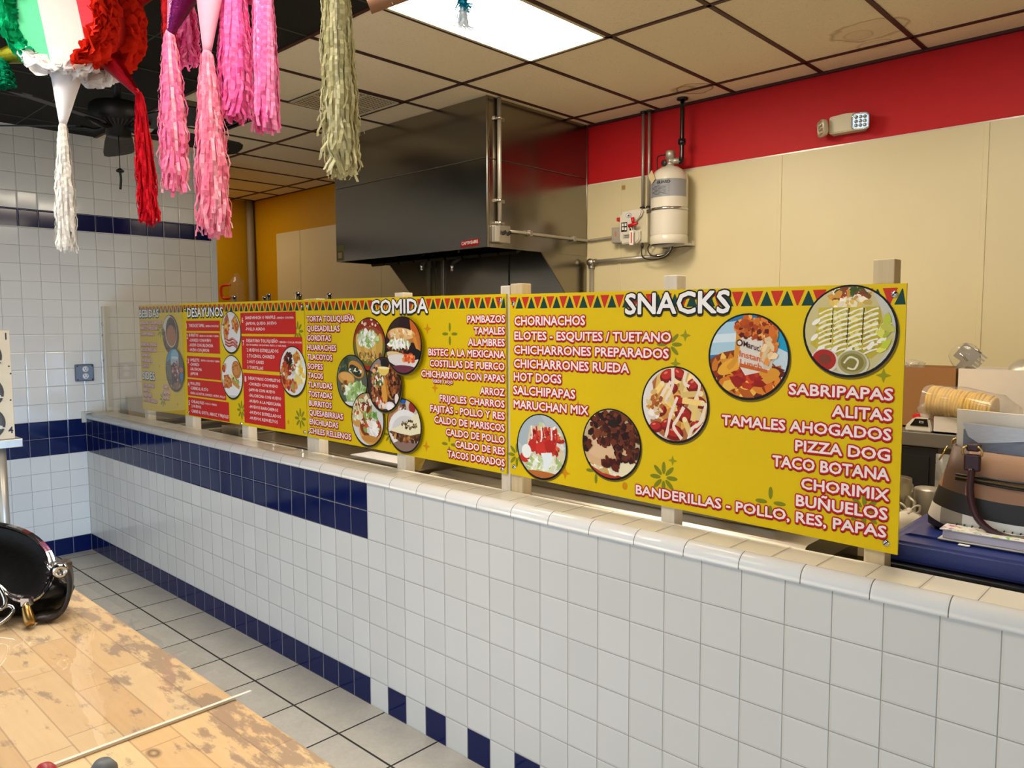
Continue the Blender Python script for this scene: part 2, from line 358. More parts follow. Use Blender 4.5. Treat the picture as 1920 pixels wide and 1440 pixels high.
# ------------------------------------------------------------------ ceiling fixtures
def fixture(x0, x1, y0, y1, label, k=1.0, c0='#fff0d8', c1='#ffd894'):
    t = thing('ceiling_light', label, 'light fixture', ((x0 + x1) / 2, (y0 + y1) / 2, H), 'fluorescent ceiling lights')
    em, n, b = newmat('lit_diffuser'); P = n.pos()
    b.inputs['Base Color'].default_value = (.9, .85, .75, 1)
    # lamps inside the troffer: the acrylic is a little warmer toward its rim
    cx, cy = (x0 + x1) / 2, (y0 + y1) / 2
    ex = n.m('DIVIDE', n.m('ABSOLUTE', n.m('SUBTRACT', P[0], cx)), (x1 - x0) / 2); ey = n.m('DIVIDE', n.m('ABSOLUTE', n.m('SUBTRACT', P[1], cy)), (y1 - y0) / 2)
    e = n.m('MAXIMUM', ex, ey); rr = n.ramp(e, [(.8, lin(c0)), (1.0, lin(c1))])
    n.put(b.inputs['Emission Color'], rr); b.inputs['Emission Strength'].default_value = FIX_POWER * k
    bm = NB(); box(bm, x0 + .2, x1 - .2, y0 + .2, y1 - .2, H - .03, H - .01); obj('diffuser', bm, em, t)
    bm = NB()
    for a, b_, c, d in ((x0 + .08, x0 + .22, y0 + .08, y1 - .08), (x1 - .22, x1 - .08, y0 + .08, y1 - .08), (x0 + .08, x1 - .08, y0 + .08, y0 + .22), (x0 + .08, x1 - .08, y1 - .22, y1 - .08)):
        box(bm, a, b_, c, d, H - .07, H + .02)
    obj('frame', bm, M_offw, t)
    return t
fixture(-.67, 3.54, 1.25, 9.28, 'bright rectangular fluorescent ceiling light above the counter', 2.0)
fixture(12.0, 16.2, 1.25, 9.28, 'second ceiling light, added out of view further right to brighten the kitchen', 1.0)  # added out of view to light the right side of the kitchen
fixture(-41.2, -37.0, 8.4, 14.0, 'third ceiling light, added out of view round the corner to lift the yellow back kitchen', .58)  # hidden behind the tiled wall, added to lift the yellow corner
fixture(-4.88, -.67, -15.5, -11.3, 'square ceiling light added out of view in the dark ceiling, furthest left of the dining room fill lights', 2.4, '#fff4e6', '#fff0dc')  # added above the view, brightens the left wall at mid height
fixture(7.75, 11.96, -15.5, -7.1, 'long ceiling light added out of view directly above the butcher block table', 1.1, '#fff6ea', '#fff0dc')  # added overhead source for the table, floor and pinatas
fixture(16.2, 20.4, -19.7, -11.3, 'ceiling light added out of view in the dark ceiling behind the camera end of the table', .37, '#fff6ea', '#fff0dc')  # unseen, added for more overhead light on the dining side
t = thing('return_air_grille', 'perforated pale metal return air grille in the ceiling left of the hood', 'vent', (-11.3, 7.2, H))
def grille_mat():
    m, n, b = newmat('perforated_metal'); P = n.pos()
    u = n.m('SUBTRACT', n.m('FRACT', n.m('MULTIPLY', P[0], 5.0)), .5); v = n.m('SUBTRACT', n.m('FRACT', n.m('MULTIPLY', P[1], 5.0)), .5)
    h = n.m('LESS_THAN', n.m('ADD', n.m('MULTIPLY', u, u), n.m('MULTIPLY', v, v)), .1)
    n.put(b.inputs['Base Color'], n.mix(h, lin('#c4b598'), lin('#1c1712'))); b.inputs['Roughness'].default_value = .5
    return m
bm = NB(); box(bm, -13.2, -9.25, 5.2, 9.15, H - .06, H - .02); obj('perforated_plate', bm, grille_mat(), t)
bm = NB()
for x in (-13.2, -11.26, -9.35): box(bm, x, x + .1, 5.2, 9.15, H - .08, H - .02)
for y in (5.2, 7.15, 9.05): box(bm, -13.2, -9.25, y, y + .1, H - .08, H - .02)
obj('frame', bm, M_offw, t)
t = thing('ceiling_diffuser', 'dark square air diffuser in the ceiling behind the fan', 'vent', (-18.6, 3.6, H))
bm = NB()
for i in range(4):
    a = 1.9 - i * .42
    for s in (-1, 1):
        obox(bm, (-18.6 + s * a, 3.6, H - .12), (s * .7, 0, .7), (0, 1, 0), (.7, 0, -s * .7), .16, a, .015); obox(bm, (-18.6, 3.6 + s * a, H - .12), (1, 0, 0), (0, s * .7, .7), (0, .7, -s * .7), a, .16, .015)
obj('louvre', bm, mat('dusty_louvre', '#5f5443', .6), t)
bm = NB(); box(bm, -20.6, -16.6, 1.6, 5.6, H - .05, H - .01); obj('back_plate', bm, M_black, t)
# ------------------------------------------------------------------ printed graphics
M_print = None
def print_mat():
    global M_print
    m, t, b = newmat('printed_vinyl'); a = t.n('ShaderNodeVertexColor'); a.layer_name = 'Col'
    t.pos(); n = t.noise(2, 3, t.vec)
    t.t.links.new(a.outputs[0], b.inputs['Base Color']); t.put(b.inputs['Roughness'], t.m('MULTIPLY_ADD', n, .08, .42)); b.inputs['Specular IOR Level'].default_value = .2
    M_print = m
print_mat()
class Print:
    """flat graphics on a plane y = const (facing -y); items are layered by a hair"""
    def __init__(s, y): s.bm = NB(); s.lay = s.bm.loops.layers.float_color.new('Col'); s.y = y
    def poly(s, pts, col, d):
        if len(pts) < 3: return
        try: f = s.bm.faces.new([s.bm.verts.new((x, s.y - d, z)) for x, z in pts])
        except ValueError: return
        f.normal_update()
        if f.normal.y > 0: f.normal_flip()
        c = lin(col) if isinstance(col, str) else col
        for l in f.loops: l[s.lay] = (c[0], c[1], c[2], 1)
    def tris(s, verts, faces, col, d):
        c = lin(col); vs = [s.bm.verts.new((x, s.y - d, z)) for x, z in verts]
        for f in faces:
            try: F = s.bm.faces.new([vs[i] for i in f])
            except ValueError: continue
            for l in F.loops: l[s.lay] = (c[0], c[1], c[2], 1)
    def done(s, name, parent, label=None):
        bmesh.ops.triangulate(s.bm, faces=[f for f in s.bm.faces if len(f.verts) > 4])
        for f in s.bm.faces:
            f.normal_update()
            if f.normal.y > 0: f.normal_flip()
        return obj(name, s.bm, M_print, parent, label, recalc=False)
_tc = bpy.data.curves.new('lettering', 'FONT'); _to = bpy.data.objects.new('lettering', _tc)
def glyphs(s, off, res=3):
    """outline mesh of a line of text, capital height 1, left edge at 0"""
    if _to.name not in COL.objects: COL.objects.link(_to)
    _tc.body = s; _tc.resolution_u = res; _tc.offset = off; _tc.size = 1 / .729
    bpy.context.view_layer.update(); dg = bpy.context.evaluated_depsgraph_get()
    me = bpy.data.meshes.new_from_object(_to.evaluated_get(dg)); vs = [(v.co.x, v.co.y) for v in me.vertices]; fs = [tuple(p.vertices) for p in me.polygons]
    bpy.data.meshes.remove(me); return vs, fs
def text(P, style, s, x0, x1, z, h, d=.01):
    """style r: white letters with a red border, h: white heading with a black border, w: plain white, k: black"""
    base, fs = glyphs(s, 0, 2 if h > .2 else 1)
    xa, xb = min(v[0] for v in base), max(v[0] for v in base); k = (x1 - x0) / max(xb - xa, .01) if len(s) > 1 else h * .95
    def put(col, r, n, dz, dd):
        for i in range(n):
            a = 2 * PI * i / n; ox, oz = r * h * math.cos(a), r * h * math.sin(a)
            P.tris([(x0 + (x - xa) * k + ox, z + y * h + oz + dz) for x, y in base], fs, col, dd + .0001 * i)
    if style == 'r': put('#8e0f12', .15, 8, -.03, d); put('#c01a1f', .16, 10, 0, d + .004); put('#f0e6e3', .038, 5, 0, d + .008)
    elif style == 'h': put('#3c3110', .10, 8, -.04, d); put('#141210', .10, 12, 0, d + .004); put('#f2eeea', .035, 6, 0, d + .008)
    else: put({'w': '#f0e4df', 'k': '#141414', 'd': '#b8201c'}[style], .03, 3, 0, d)
def ell(cx, cz, rx, rz, n=24, rot=0):
    c, s = math.cos(rot), math.sin(rot)
    return [(cx + rx * math.cos(a) * c - rz * math.sin(a) * s, cz + rx * math.cos(a) * s + rz * math.sin(a) * c) for a in [2 * PI * i / n for i in range(n)]]
def clip(poly, n=40, R=1.0):
    for i in range(n):
        a = 2 * PI * (i + .5) / n; nx, nz = math.cos(a), math.sin(a); out = []; lim = R * math.cos(PI / n)
        for j in range(len(poly)):
            p, q = poly[j], poly[(j + 1) % len(poly)]; dp, dq = p[0] * nx + p[1] * nz - lim, q[0] * nx + q[1] * nz - lim
            if dp <= 0: out.append(p)
            if (dp < 0 < dq) or (dq < 0 < dp):
                t = dp / (dp - dq); out.append((p[0] + (q[0] - p[0]) * t, p[1] + (q[1] - p[1]) * t))
        poly = out
        if not poly: return []
    return poly
class Photo:
    """a printed round food photograph, drawn in unit-disc coordinates"""
    def __init__(s, y, cx, cz, r, d, seed, ring=.055):
        s.P = Print(y); s.c = (cx, cz); s.r = r; s.d = d; s.rnd = random.Random(seed); s.k = 0
        s.P.poly([(cx + x * r * 1.03 + .02, cz + z * r * 1.03 - .05) for x, z in ell(0, 0, 1, 1, 48)], '#6f5a08', d)
        s.P.poly([(cx + x * r * (1 + ring * .5), cz + z * r * (1 + ring * .5) - .012) for x, z in ell(0, 0, 1, 1, 48)], '#121010', d + .002); s.R = 1 - ring * .5
    def q(s, pts, col):
        pts = clip(pts, 40, s.R); s.k += 1
        s.P.poly([(s.c[0] + x * s.r, s.c[1] + z * s.r) for x, z in pts], col, s.d + .004 + s.k * .00006)
    def bg(s, col): s.q(ell(0, 0, 1.2, 1.2, 40), col)
    def e(s, cx, cz, rx, rz, col, rot=0): s.q(ell(cx, cz, rx, rz, 22, rot), col)
    def jig(s, c, v=.18):
        c = lin(c); k = 1 + s.rnd.uniform(-v, v); return tuple(max(0, min(1, x * k)) for x in c)
    def s_(s, n, cx, cz, rx, rz, size, cols, asp=1.6, v=.2):
        """scatter of small irregular pieces inside an ellipse"""
        for _ in range(n):
            a = s.rnd.uniform(0, 2 * PI); k = math.sqrt(s.rnd.random()); x, z = cx + rx * k * math.cos(a), cz + rz * k * math.sin(a)
            w = size * s.rnd.uniform(.5, 1.2); rot = s.rnd.uniform(0, PI); m = s.rnd.randint(5, 7)
            pts = [(w * asp * math.cos(2 * PI * i / m) * s.rnd.uniform(.7, 1.15), w * math.sin(2 * PI * i / m) * s.rnd.uniform(.7, 1.15)) for i in range(m)]
            c_, s__ = math.cos(rot), math.sin(rot)
            s.q([(x + px * c_ - pz * s__, z + px * s__ + pz * c_) for px, pz in pts], s.jig(s.rnd.choice(cols), v))
    def l(s, pts, w, col):
        """a drizzled line"""
        pts = [(p.x, p.y) for p in smooth_pts([(x, z, 0) for x, z in pts], 4)]; L, R = [], []
        for i, (x, z) in enumerate(pts):
            x2, z2 = pts[min(i + 1, len(pts) - 1)]; x1, z1 = pts[max(i - 1, 0)]; dx, dz = x2 - x1, z2 - z1; n = math.hypot(dx, dz) or 1
            ww = w * s.rnd.uniform(.75, 1.25); L.append((x - dz / n * ww, z + dx / n * ww)); R.append((x + dz / n * ww, z - dx / n * ww))
        for i in range(len(pts) - 1): s.q([L[i], L[i + 1], R[i + 1], R[i]], col); s.k -= 1
        s.k += 1
    def done(s, parent, label): return s.P.done('food_photo', parent, label)
MEAT = ['#4a2413', '#6b3418', '#8a4a22', '#2e150b', '#a0602f']
def ph_enchiladas(p):
    p.bg('#7b5a3a'); p.e(0, .3, 1.1, .75, '#8a2a18'); p.s_(26, 0, .8, .9, .16, .07, ['#e3cfae', '#a83a20'], 1); p.e(0, -.1, 1.05, .78, '#9c4a24'); p.e(0, -.15, .98, .66, '#6e6a2c')
    for i, x in enumerate((-.6, -.35, -.1, .15, .4, .62)): p.e(x, -.1, .2, .52, ['#d9b45a', '#c99f45'][i % 2], .25 - i * .08); p.e(x + .05, -.42, .09, .13, '#7a4a1e')
    p.s_(30, 0, -.45, .6, .18, .07, ['#d8b86a', '#b0893c', '#7a6a30']); p.s_(120, -.05, .22, .62, .32, .075, ['#e8ecd8', '#b8cf8e', '#8fb45c', '#f4f2ea']); p.e(.1, -.9, .7, .1, '#a0301a')
def ph_torta(p):
    p.bg('#2a1714'); p.q([(.35, 1.1), (1.1, 1.1), (1.1, 0), (.5, .1)], '#c8621c'); p.q([(-1, 1), (-.2, 1), (-.3, .3), (-1, .3)], '#35221f')
    p.e(-.1, .32, .78, .3, '#b9793a', -.05); p.e(-.05, .4, .72, .2, '#e2b878', -.05); p.s_(30, -.1, .42, .6, .12, .07, ['#efd3a0', '#d29a58', '#f3dfb8'])
    p.s_(70, -.2, -.12, .75, .2, .08, MEAT); p.s_(45, -.2, .05, .6, .12, .08, ['#f3efe6', '#e7e6dc', '#b9cc96'], 2.2)
    for x in (-.5, -.3, -.1, .1, .28): p.e(x, 0, .05, .15, '#f4f0e8', .2)
    p.e(-.35, -.38, .6, .14, '#d8c08a', -.12); p.e(.75, .05, .1, .4, '#d78a35', .5); p.e(.85, .15, .08, .35, '#c4762a', .3)
    p.e(.2, -.6, 1.1, .24, '#ddd6cf', -.12); p.e(.6, -.3, .42, .2, '#191613'); p.s_(34, .35, -.46, .36, .13, .07, ['#e0662c', '#c94b20', '#ef8a4a']); p.e(0, -.9, .9, .2, '#6b2f40')
def ph_gordita(p):
    p.bg('#5a5e4e'); p.s_(50, -.5, .5, .5, .4, .14, ['#33412c', '#46583a', '#6e7a66']); p.e(.3, .45, .52, .3, '#c98a3c', -.35); p.e(.25, .4, .42, .18, '#2c3a26', -.4); p.s_(30, .25, .36, .36, .13, .06, ['#eae6da', '#223020', '#4d5f3a'])
    p.e(-.35, .08, .55, .26, '#d59642', -.1); p.e(-.3, .14, .46, .16, '#e0aa5a', -.1); p.s_(60, -.25, -.28, .5, .25, .08, ['#4b2b1a', '#8c3a22', '#3a2014', '#c2a26a', '#7d8f4a'])
    p.s_(90, .3, -.5, .7, .4, .1, ['#cfe0a6', '#a7c67a', '#e6edd2', '#87a95a'], 2.4); p.e(0, -.95, .8, .14, '#dfe2dd')
def ph_tacos(p):
    p.bg('#3c2a26'); p.e(-.55, .7, .4, .3, '#8e8480'); p.e(.1, .78, .3, .15, '#1d1a1a'); p.e(-.25, -.1, .45, .85, '#c8882e', .2); p.e(-.3, -.1, .38, .75, '#7a3a18', .2); p.e(.55, .2, .42, .75, '#c07a2e', -.15); p.e(.6, .2, .34, .66, '#4a2210', -.15)
    p.s_(150, -.35, -.1, .42, .72, .085, MEAT + ['#c47a44', '#d9a06a'], 1.3); p.s_(110, .55, .15, .34, .6, .085, MEAT + ['#b56a38'], 1.3); p.e(.02, -.3, .15, .55, '#d99a3c', .12); p.s_(26, -.3, .2, .4, .3, .06, ['#eae4d8', '#6f8a3e', '#3f6a2c'])
    p.q([(-.35, .62), (.35, .62), (.3, .45), (.1, .32), (-.15, .34), (-.32, .45)], '#e8c860'); p.e(0, .6, .34, .05, '#f3e3a0'); p.s_(14, -.1, -.7, .5, .2, .08, ['#e8d2c2', '#c9452e']); p.e(.35, -.78, .28, .17, '#ead8d8'); p.e(.35, -.78, .2, .11, '#f4ecec'); p.e(.75, -.5, .12, .2, '#e9d9cc')
def ph_sope(p):
    p.bg('#d8d5cf'); p.q([(-1, 1), (.5, 1), (.1, .6), (-1, .4)], '#b48a5a'); p.e(-.6, .15, .5, .5, '#cf9a4c'); p.s_(50, -.65, .25, .36, .36, .09, ['#e9e2c8', '#dcd3a6', '#b4512c', '#c7cf9a'])
    p.e(-.1, .5, .42, .36, '#c98f44'); p.s_(60, -.08, .58, .38, .26, .08, ['#7a2f18', '#e9e0c8', '#5f8f3a', '#a84a26', '#cfd8a0']); p.e(.2, -.4, .72, .55, '#d8a04e'); p.e(.2, -.28, .66, .44, '#8a3418'); p.s_(100, .2, -.12, .58, .36, .085, ['#a23a1c', '#f0eadb', '#c9562c', '#e6ddb0', '#7da04a'], 1.5)
    p.s_(46, .35, -.3, .3, .3, .09, ['#f6f2ea', '#efe8da'], 2.2); p.s_(24, .35, .18, .3, .1, .07, ['#5c8f3c', '#8fb85e']); p.e(.2, -.72, .55, .13, '#c68a3a')
def ph_quesadilla(p):
    p.bg('#cdb9a6'); p.q([(-1, 1), (-.2, 1), (-.5, .1), (-1, -.2)], '#b77b4a'); p.e(-.05, .7, .2, .24, '#7a6a50'); p.e(-.05, .92, .2, .1, '#1f5aa8'); p.e(.5, .72, .2, .22, '#8e2a22'); p.s_(20, -.05, .62, .16, .16, .06, ['#3a2f25', '#b04030', '#e4dccc'])
    p.e(.1, -.15, 1.0, .75, '#e6e4e0'); p.e(.15, -.2, .85, .58, '#d4d1cc'); p.e(.2, -.85, .9, .3, '#8b6f62'); p.q([(-.92, -.32), (-.6, -.18), (.2, -.02), (.95, .42), (1, -.4), (.5, -.55), (-.3, -.5)], '#6b4522')
    p.s_(100, .1, -.38, .85, .2, .08, MEAT + ['#9a6a30', '#5a4a20', '#c08a4a'], 1.4); p.q([(-.88, -.25), (-.45, -.1), (.1, .1), (.6, .42), (1, .62), (1, -.2), (.4, -.34), (-.2, -.32)], '#ece2bc'); p.s_(34, .35, .05, .5, .16, .05, ['#5a4426', '#8a6a3a', '#3b2a18'], 1.3)
def ph_tostada(p):
    p.bg('#b9c2c4'); p.e(-.5, .5, .7, .6, '#aab6ba'); p.q([(-.75, -.6), (-.45, .62), (.8, .62), (1, -.6), (.4, -.95), (-.3, -.95)], '#d9cdaa'); p.s_(70, .2, .2, .66, .5, .09, ['#e6e0cc', '#c8d29c', '#d8c08c', '#f0ede2'])
    p.s_(90, .2, .15, .66, .44, .085, ['#b3261a', '#c93a26', '#8e1c14', '#dd5a3a'], 1.5)
    for x in (-.4, -.2, 0, .2, .4, .6): p.l([(x, .62), (x + .03, .3), (x - .05, 0), (x + .04, -.25)], .03, '#c22a1e' if int(x * 10) % 4 else '#f2e6e0')
    p.e(-.35, .0, .18, .2, '#c02a20'); p.e(0, -.05, .22, .2, '#cc3324'); p.e(.35, .05, .2, .2, '#b5231a'); p.e(-.68, -.4, .2, .16, '#c6311f'); p.s_(80, .1, -.55, .75, .24, .07, ['#e3e8c4', '#c5d59a', '#f1f2e6', '#a9bf7a'], 3); p.q([(.0, -.2), (.35, -.15), (.5, -.3), (.3, -.65), (.12, -.8), (.1, -.45)], '#e8eeee'); p.e(0, -.86, .8, .1, '#b9692c'); p.e(-.6, -.2, .2, .22, '#eef0ea')
def ph_chorinachos(p):
    p.bg('#c9b48a'); p.e(.1, -.75, 1.1, .45, '#a8341c'); p.s_(90, -.2, -.5, .8, .36, .1, ['#efe2b4', '#d9c27a', '#f3ecd0', '#c8a45a']); p.e(-.2, -.2, .8, .5, '#d9b184'); p.e(-.35, -.1, .55, .35, '#dfba90'); p.s_(24, -.6, .75, .3, .16, .1, ['#ead9a0', '#d8bd74']); p.e(.5, -.65, .5, .25, '#ecdfb8')
    p.s_(210, .15, .42, .95, .5, .1, ['#3a160c', '#55220f', '#6b2e16', '#2a0e08', '#7d4020'], 1.3); p.s_(60, .55, -.05, .45, .4, .1, ['#3a160c', '#55220f', '#6b2e16', '#2a0e08'], 1.3); p.s_(12, -.85, -.05, .12, .2, .09, ['#55220f', '#2a0e08']); p.s_(14, .1, -.6, .35, .12, .1, ['#5f1d12', '#431409'], 1.7); p.e(-.1, -.45, .06, .13, '#5f1d12', .4); p.e(.1, .6, .18, .12, '#23180a')
    p.q([(-1, -.55), (-.3, -.85), (.6, -.95), (.6, -1.1), (-1, -1.1)], '#b03a20')
def ph_salchipapas(p):
    p.bg('#d7cfc6'); p.e(.12, 0, .98, 1.0, '#b06a3a'); p.e(-.85, .1, .22, .7, '#e4ddd5'); p.s_(60, .15, .1, .8, .8, .14, ['#d9a24a', '#e6bd6a', '#c98a36', '#f0d490'], 2.6)
    for x, z, r in [(-.2, .75, .25), (.15, .8, .22), (-.1, .4, .22), (.6, .55, .25), (-.45, -.2, .24), (.3, -.25, .3), (-.55, -.65, .22), (.0, -.75, .3), (.75, -.55, .25), (.75, .1, .22), (.15, .1, .2), (-.2, -.55, .22)]:
        a = p.rnd.uniform(-.6, .6); p.e(x, z, r, r * .7, '#7d1712', a); p.e(x - .02, z + .04, r * .75, r * .48, p.jig('#b0281c'), a); p.e(x - .06, z + .08, r * .25, r * .12, '#dd7a66', a)
    for x, z, a in [(.3, .65, 1.2), (.5, .3, .1), (.62, -.1, 1.4), (-.55, .3, .9), (-.05, .1, 1.9), (.45, -.65, 2.0), (-.3, .2, 1.2), (.55, .1, -.05)]:
        p.q([(x + u * .3 * math.cos(a) - v * .075 * math.sin(a), z + u * .3 * math.sin(a) + v * .075 * math.cos(a)) for u, v in ((-1, -1), (1, -1), (1, 1), (-1, 1))], p.jig('#e8c878')); p.e(x + .3 * math.cos(a), z + .3 * math.sin(a), .07, .07, '#f2deaa')
    for pts in ([(-.1, .6), (-.3, .35), (-.4, .15)], [(-.05, .95), (-.05, .5), (-.25, .1), (-.2, .05)], [(.35, .9), (.3, .6), (.45, .5)], [(.55, .75), (.75, .55), (.65, .2)], [(.1, .2), (-.1, -.3), (-.2, -.75), (-.25, -.9)], [(.3, -.05), (.1, -.4), (.0, -.6), (.25, -.9)], [(.95, .1), (.8, -.4), (.55, -.6), (.45, -.9)], [(-.6, -.1), (-.5, -.4)], [(.5, -.9), (.9, -.45)]): p.l(pts, .045, '#f0dcc8')
    p.s_(20, -.6, -.3, .14, .14, .07, ['#f6efe6', '#e8ddd0']); p.s_(26, -.6, -.05, .25, .4, .06, ['#d8b26a', '#a85a2a', '#e9d09a'])
def ph_cup(p):
    p.bg('#2f78a8'); p.q([(-1, .75), (-.2, .85), (-.2, .1), (-1, .0)], '#a9cbdc'); p.q([(-1, .5), (-.3, .55), (-.25, .35), (-1, .3)], '#d3e2ea'); p.q([(.5, .4), (1, .2), (1, -1), (.2, -1), (.3, -.2)], '#c2d4de'); p.q([(.6, .75), (1, .5), (1, .1), (.55, .3)], '#1f9ac0')
    p.e(-.2, -.6, 1.05, .75, '#8a3e16'); p.s_(150, -.2, -.55, .98, .55, .12, ['#c8641c', '#e09a30', '#8c3312', '#d98022', '#f0bd4a', '#6b2410'], 2.2); p.e(-.45, -.25, .35, .16, '#e8aa30', .5); p.e(-.1, -.62, .22, .14, '#f0c040', -.6); p.e(.45, -.45, .36, .18, '#d9952c', .3); p.s_(30, 0, -.5, .35, .22, .09, ['#9c1f10', '#c23a18'], 2)
    p.q([(-.28, .82), (.72, .62), (.55, -.3), (-.05, -.45), (-.22, -.2)], '#ddd3c6'); p.q([(.35, .5), (.75, .6), (.6, -.25), (.4, -.3)], '#cdbfae'); p.q([(-.2, -.25), (.5, -.38), (.5, -.3), (-.2, -.16)], '#c8641e'); p.l([(-.25, .8), (-.25, .3), (-.32, -.1), (-.5, -.3)], .06, '#d9952c')
    p.s_(170, .22, .68, .55, .26, .08, ['#b24a14', '#d97a26', '#8a2c0e', '#e8a24a', '#c2601c', '#5e1a0a'], 1.1); p.s_(26, .55, .3, .16, .35, .08, ['#d98a3a', '#c9691f', '#ead0a0'], 1.8)
    def w(s, x0, x1, z, h, col, sl):
        vs, fs = glyphs(s, .02); xa, xb = min(v[0] for v in vs), max(v[0] for v in vs); k = (x1 - x0) / (xb - xa); p.k += 3; r = p.r
        p.P.tris([(p.c[0] + r * (x0 + (x - xa) * k), p.c[1] + r * (z + y * h + sl * (x - xa) * k)) for x, y in vs], fs, col, p.d + .004 + p.k * .00006)
    p.e(-.2, .32, .085, .085, '#5a3a30'); p.e(-.2, .32, .05, .05, '#ddd3c6'); w('Maruchan', -.1, .52, .24, .14, '#4a2a2a', -.28); w('Instant', -.2, .42, .0, .15, '#d8642a', -.22); w('Lunch', -.18, .36, -.2, .15, '#d8642a', -.2); p.s_(12, .46, .1, .12, .2, .07, ['#e2c79a', '#d98a3a'], 2.4)
def ph_burritos(p):
    p.bg('#c3c2b6'); p.q([(-1, .3), (-.4, 1), (.4, 1), (1, -.2), (.4, -1), (-1, -.8)], '#c9bd86'); p.q([(-.85, -.3), (-.5, .5), (.5, .5), (.85, -.3), (.5, -.6), (-.5, -.55)], '#bfae3a'); p.s_(90, 0, .82, .45, .2, .07, ['#5f7a2c', '#a83a24', '#c8913a', '#3f5520', '#e4d6c0', '#7a4a24']); p.s_(30, 0, .62, .4, .08, .07, ['#d9b85a', '#efe3c4'])
    for i, x in enumerate((-.5, -.17, .15, .48)): p.q([(x - .17, .52), (x + .15, .52), (x + .2 + .05 * i, -.4), (x - .22, -.36)], ['#c8b436', '#c2ae38', '#cdb940', '#bda82c'][i])
    p.s_(90, 0, .05, .72, .42, .07, ['#d6c350', '#b3a02a', '#e2d476', '#a8962a'])
    for x in (-.37, -.02, .3): p.l([(x + .02, .5), (x, .1), (x - .02, -.3)], .012, '#3a3212')
    for i in range(9):
        z = .45 - i * .11
        for x in (-.5, -.17, .15, .48): p.l([(x - .16, z - .08), (x, z), (x + .14, z + .04)], .018 + .008 * (i % 2), '#f0ecd6')
    for x, z, a in [(-.75, -.15, .8), (-.6, -.4, .6), (.72, .1, .9), (.7, -.2, .5), (.48, -.32, 1.0), (-.3, -.42, .9), (0, -.45, .6), (-.72, .2, .6)]: p.e(x, z, .11, .05, '#f2efe2', a)
    p.s_(14, .75, -.05, .1, .4, .08, ['#b8c43a', '#d2d25a'], 2); p.e(-.52, -.68, .32, .28, '#d8cfc0'); p.e(-.52, -.66, .27, .24, '#a8281a'); p.e(-.5, -.64, .14, .12, '#7c3a26'); p.e(.1, -.72, .36, .3, '#cfcab2'); p.e(.1, -.7, .31, .26, '#a39a62'); p.e(.1, -.7, .25, .2, '#857a3a'); p.l([(-.08, -.72), (.05, -.58), (.22, -.66), (.15, -.84), (0, -.82)], .02, '#e2dcc0')
def ph_waffle(p):
    p.bg('#d3d2cf'); p.e(0, -.1, .95, .9, '#dcdbd8'); p.q([(-.8, .45), (-.3, .95), (-.1, .5), (-.6, .15)], '#b5652e'); p.q([(-.7, .3), (-.2, .5), (-.15, .1), (-.8, -.1)], '#d9a844'); p.q([(.1, .55), (.5, .85), (.9, .3), (.6, -.1), (.2, .2)], '#bf7c2c'); p.q([(.2, .5), (.5, .7), (.75, .3), (.35, .15)], '#d8a24a'); p.q([(-.75, .0), (-.2, .35), (-.3, -.3), (-.7, -.4)], '#cc8e42'); p.s_(30, -.45, .25, .3, .4, .07, ['#c23a26', '#e3b45a', '#a8602c']); p.s_(20, .5, .3, .3, .3, .07, ['#e0b868', '#a8602a', '#c24a30'])
    for z in (-.4, -.55, -.68): p.l([(-.6, z + .12), (-.2, z), (.2, z + .08), (.65, z - .12)], .055, '#a8301f'); p.l([(-.6, z + .15), (-.2, z + .04), (.2, z + .1), (.6, z - .08)], .016, '#dfb09a')
def ph_sandwich(p):
    p.bg('#dddbd6'); p.e(0, 0, .95, .9, '#e6e4e0'); p.e(.45, .35, .45, .4, '#b9702e', -.4); p.e(.4, .4, .36, .3, '#c98642', -.4); p.s_(24, .3, .4, .3, .25, .05, ['#a85e26', '#d39a58']); p.q([(-.15, .15), (.2, .05), (.7, -.3), (.6, -.5), (.1, -.2), (-.1, 0)], '#e6cf7a'); p.s_(36, .3, -.18, .4, .14, .07, ['#7f9c3a', '#a7bf5a', '#5f7a2a', '#e9dba8']); p.q([(-.05, -.05), (.75, -.4), (.65, -.55), (.1, -.35)], '#c88a40')
    for x, z in ((-.55, -.1), (-.3, -.3), (-.6, -.35)): p.q([(x - .25, z + .15), (x + .25, z + .2), (x + .3, z - .15), (x - .2, z - .22)], p.jig('#bb6428'))
    p.s_(40, -.45, -.25, .4, .25, .07, ['#c97a34', '#a84f1c', '#dc9650']); p.e(-.62, .48, .14, .16, '#b9c0a8'); p.e(-.62, .52, .1, .1, '#c8a05a'); p.e(-.75, .35, .15, .18, '#b8281c'); p.e(-.75, .38, .1, .1, '#d64a36'); p.e(.3, -.95, .9, .1, '#c2bfb8')
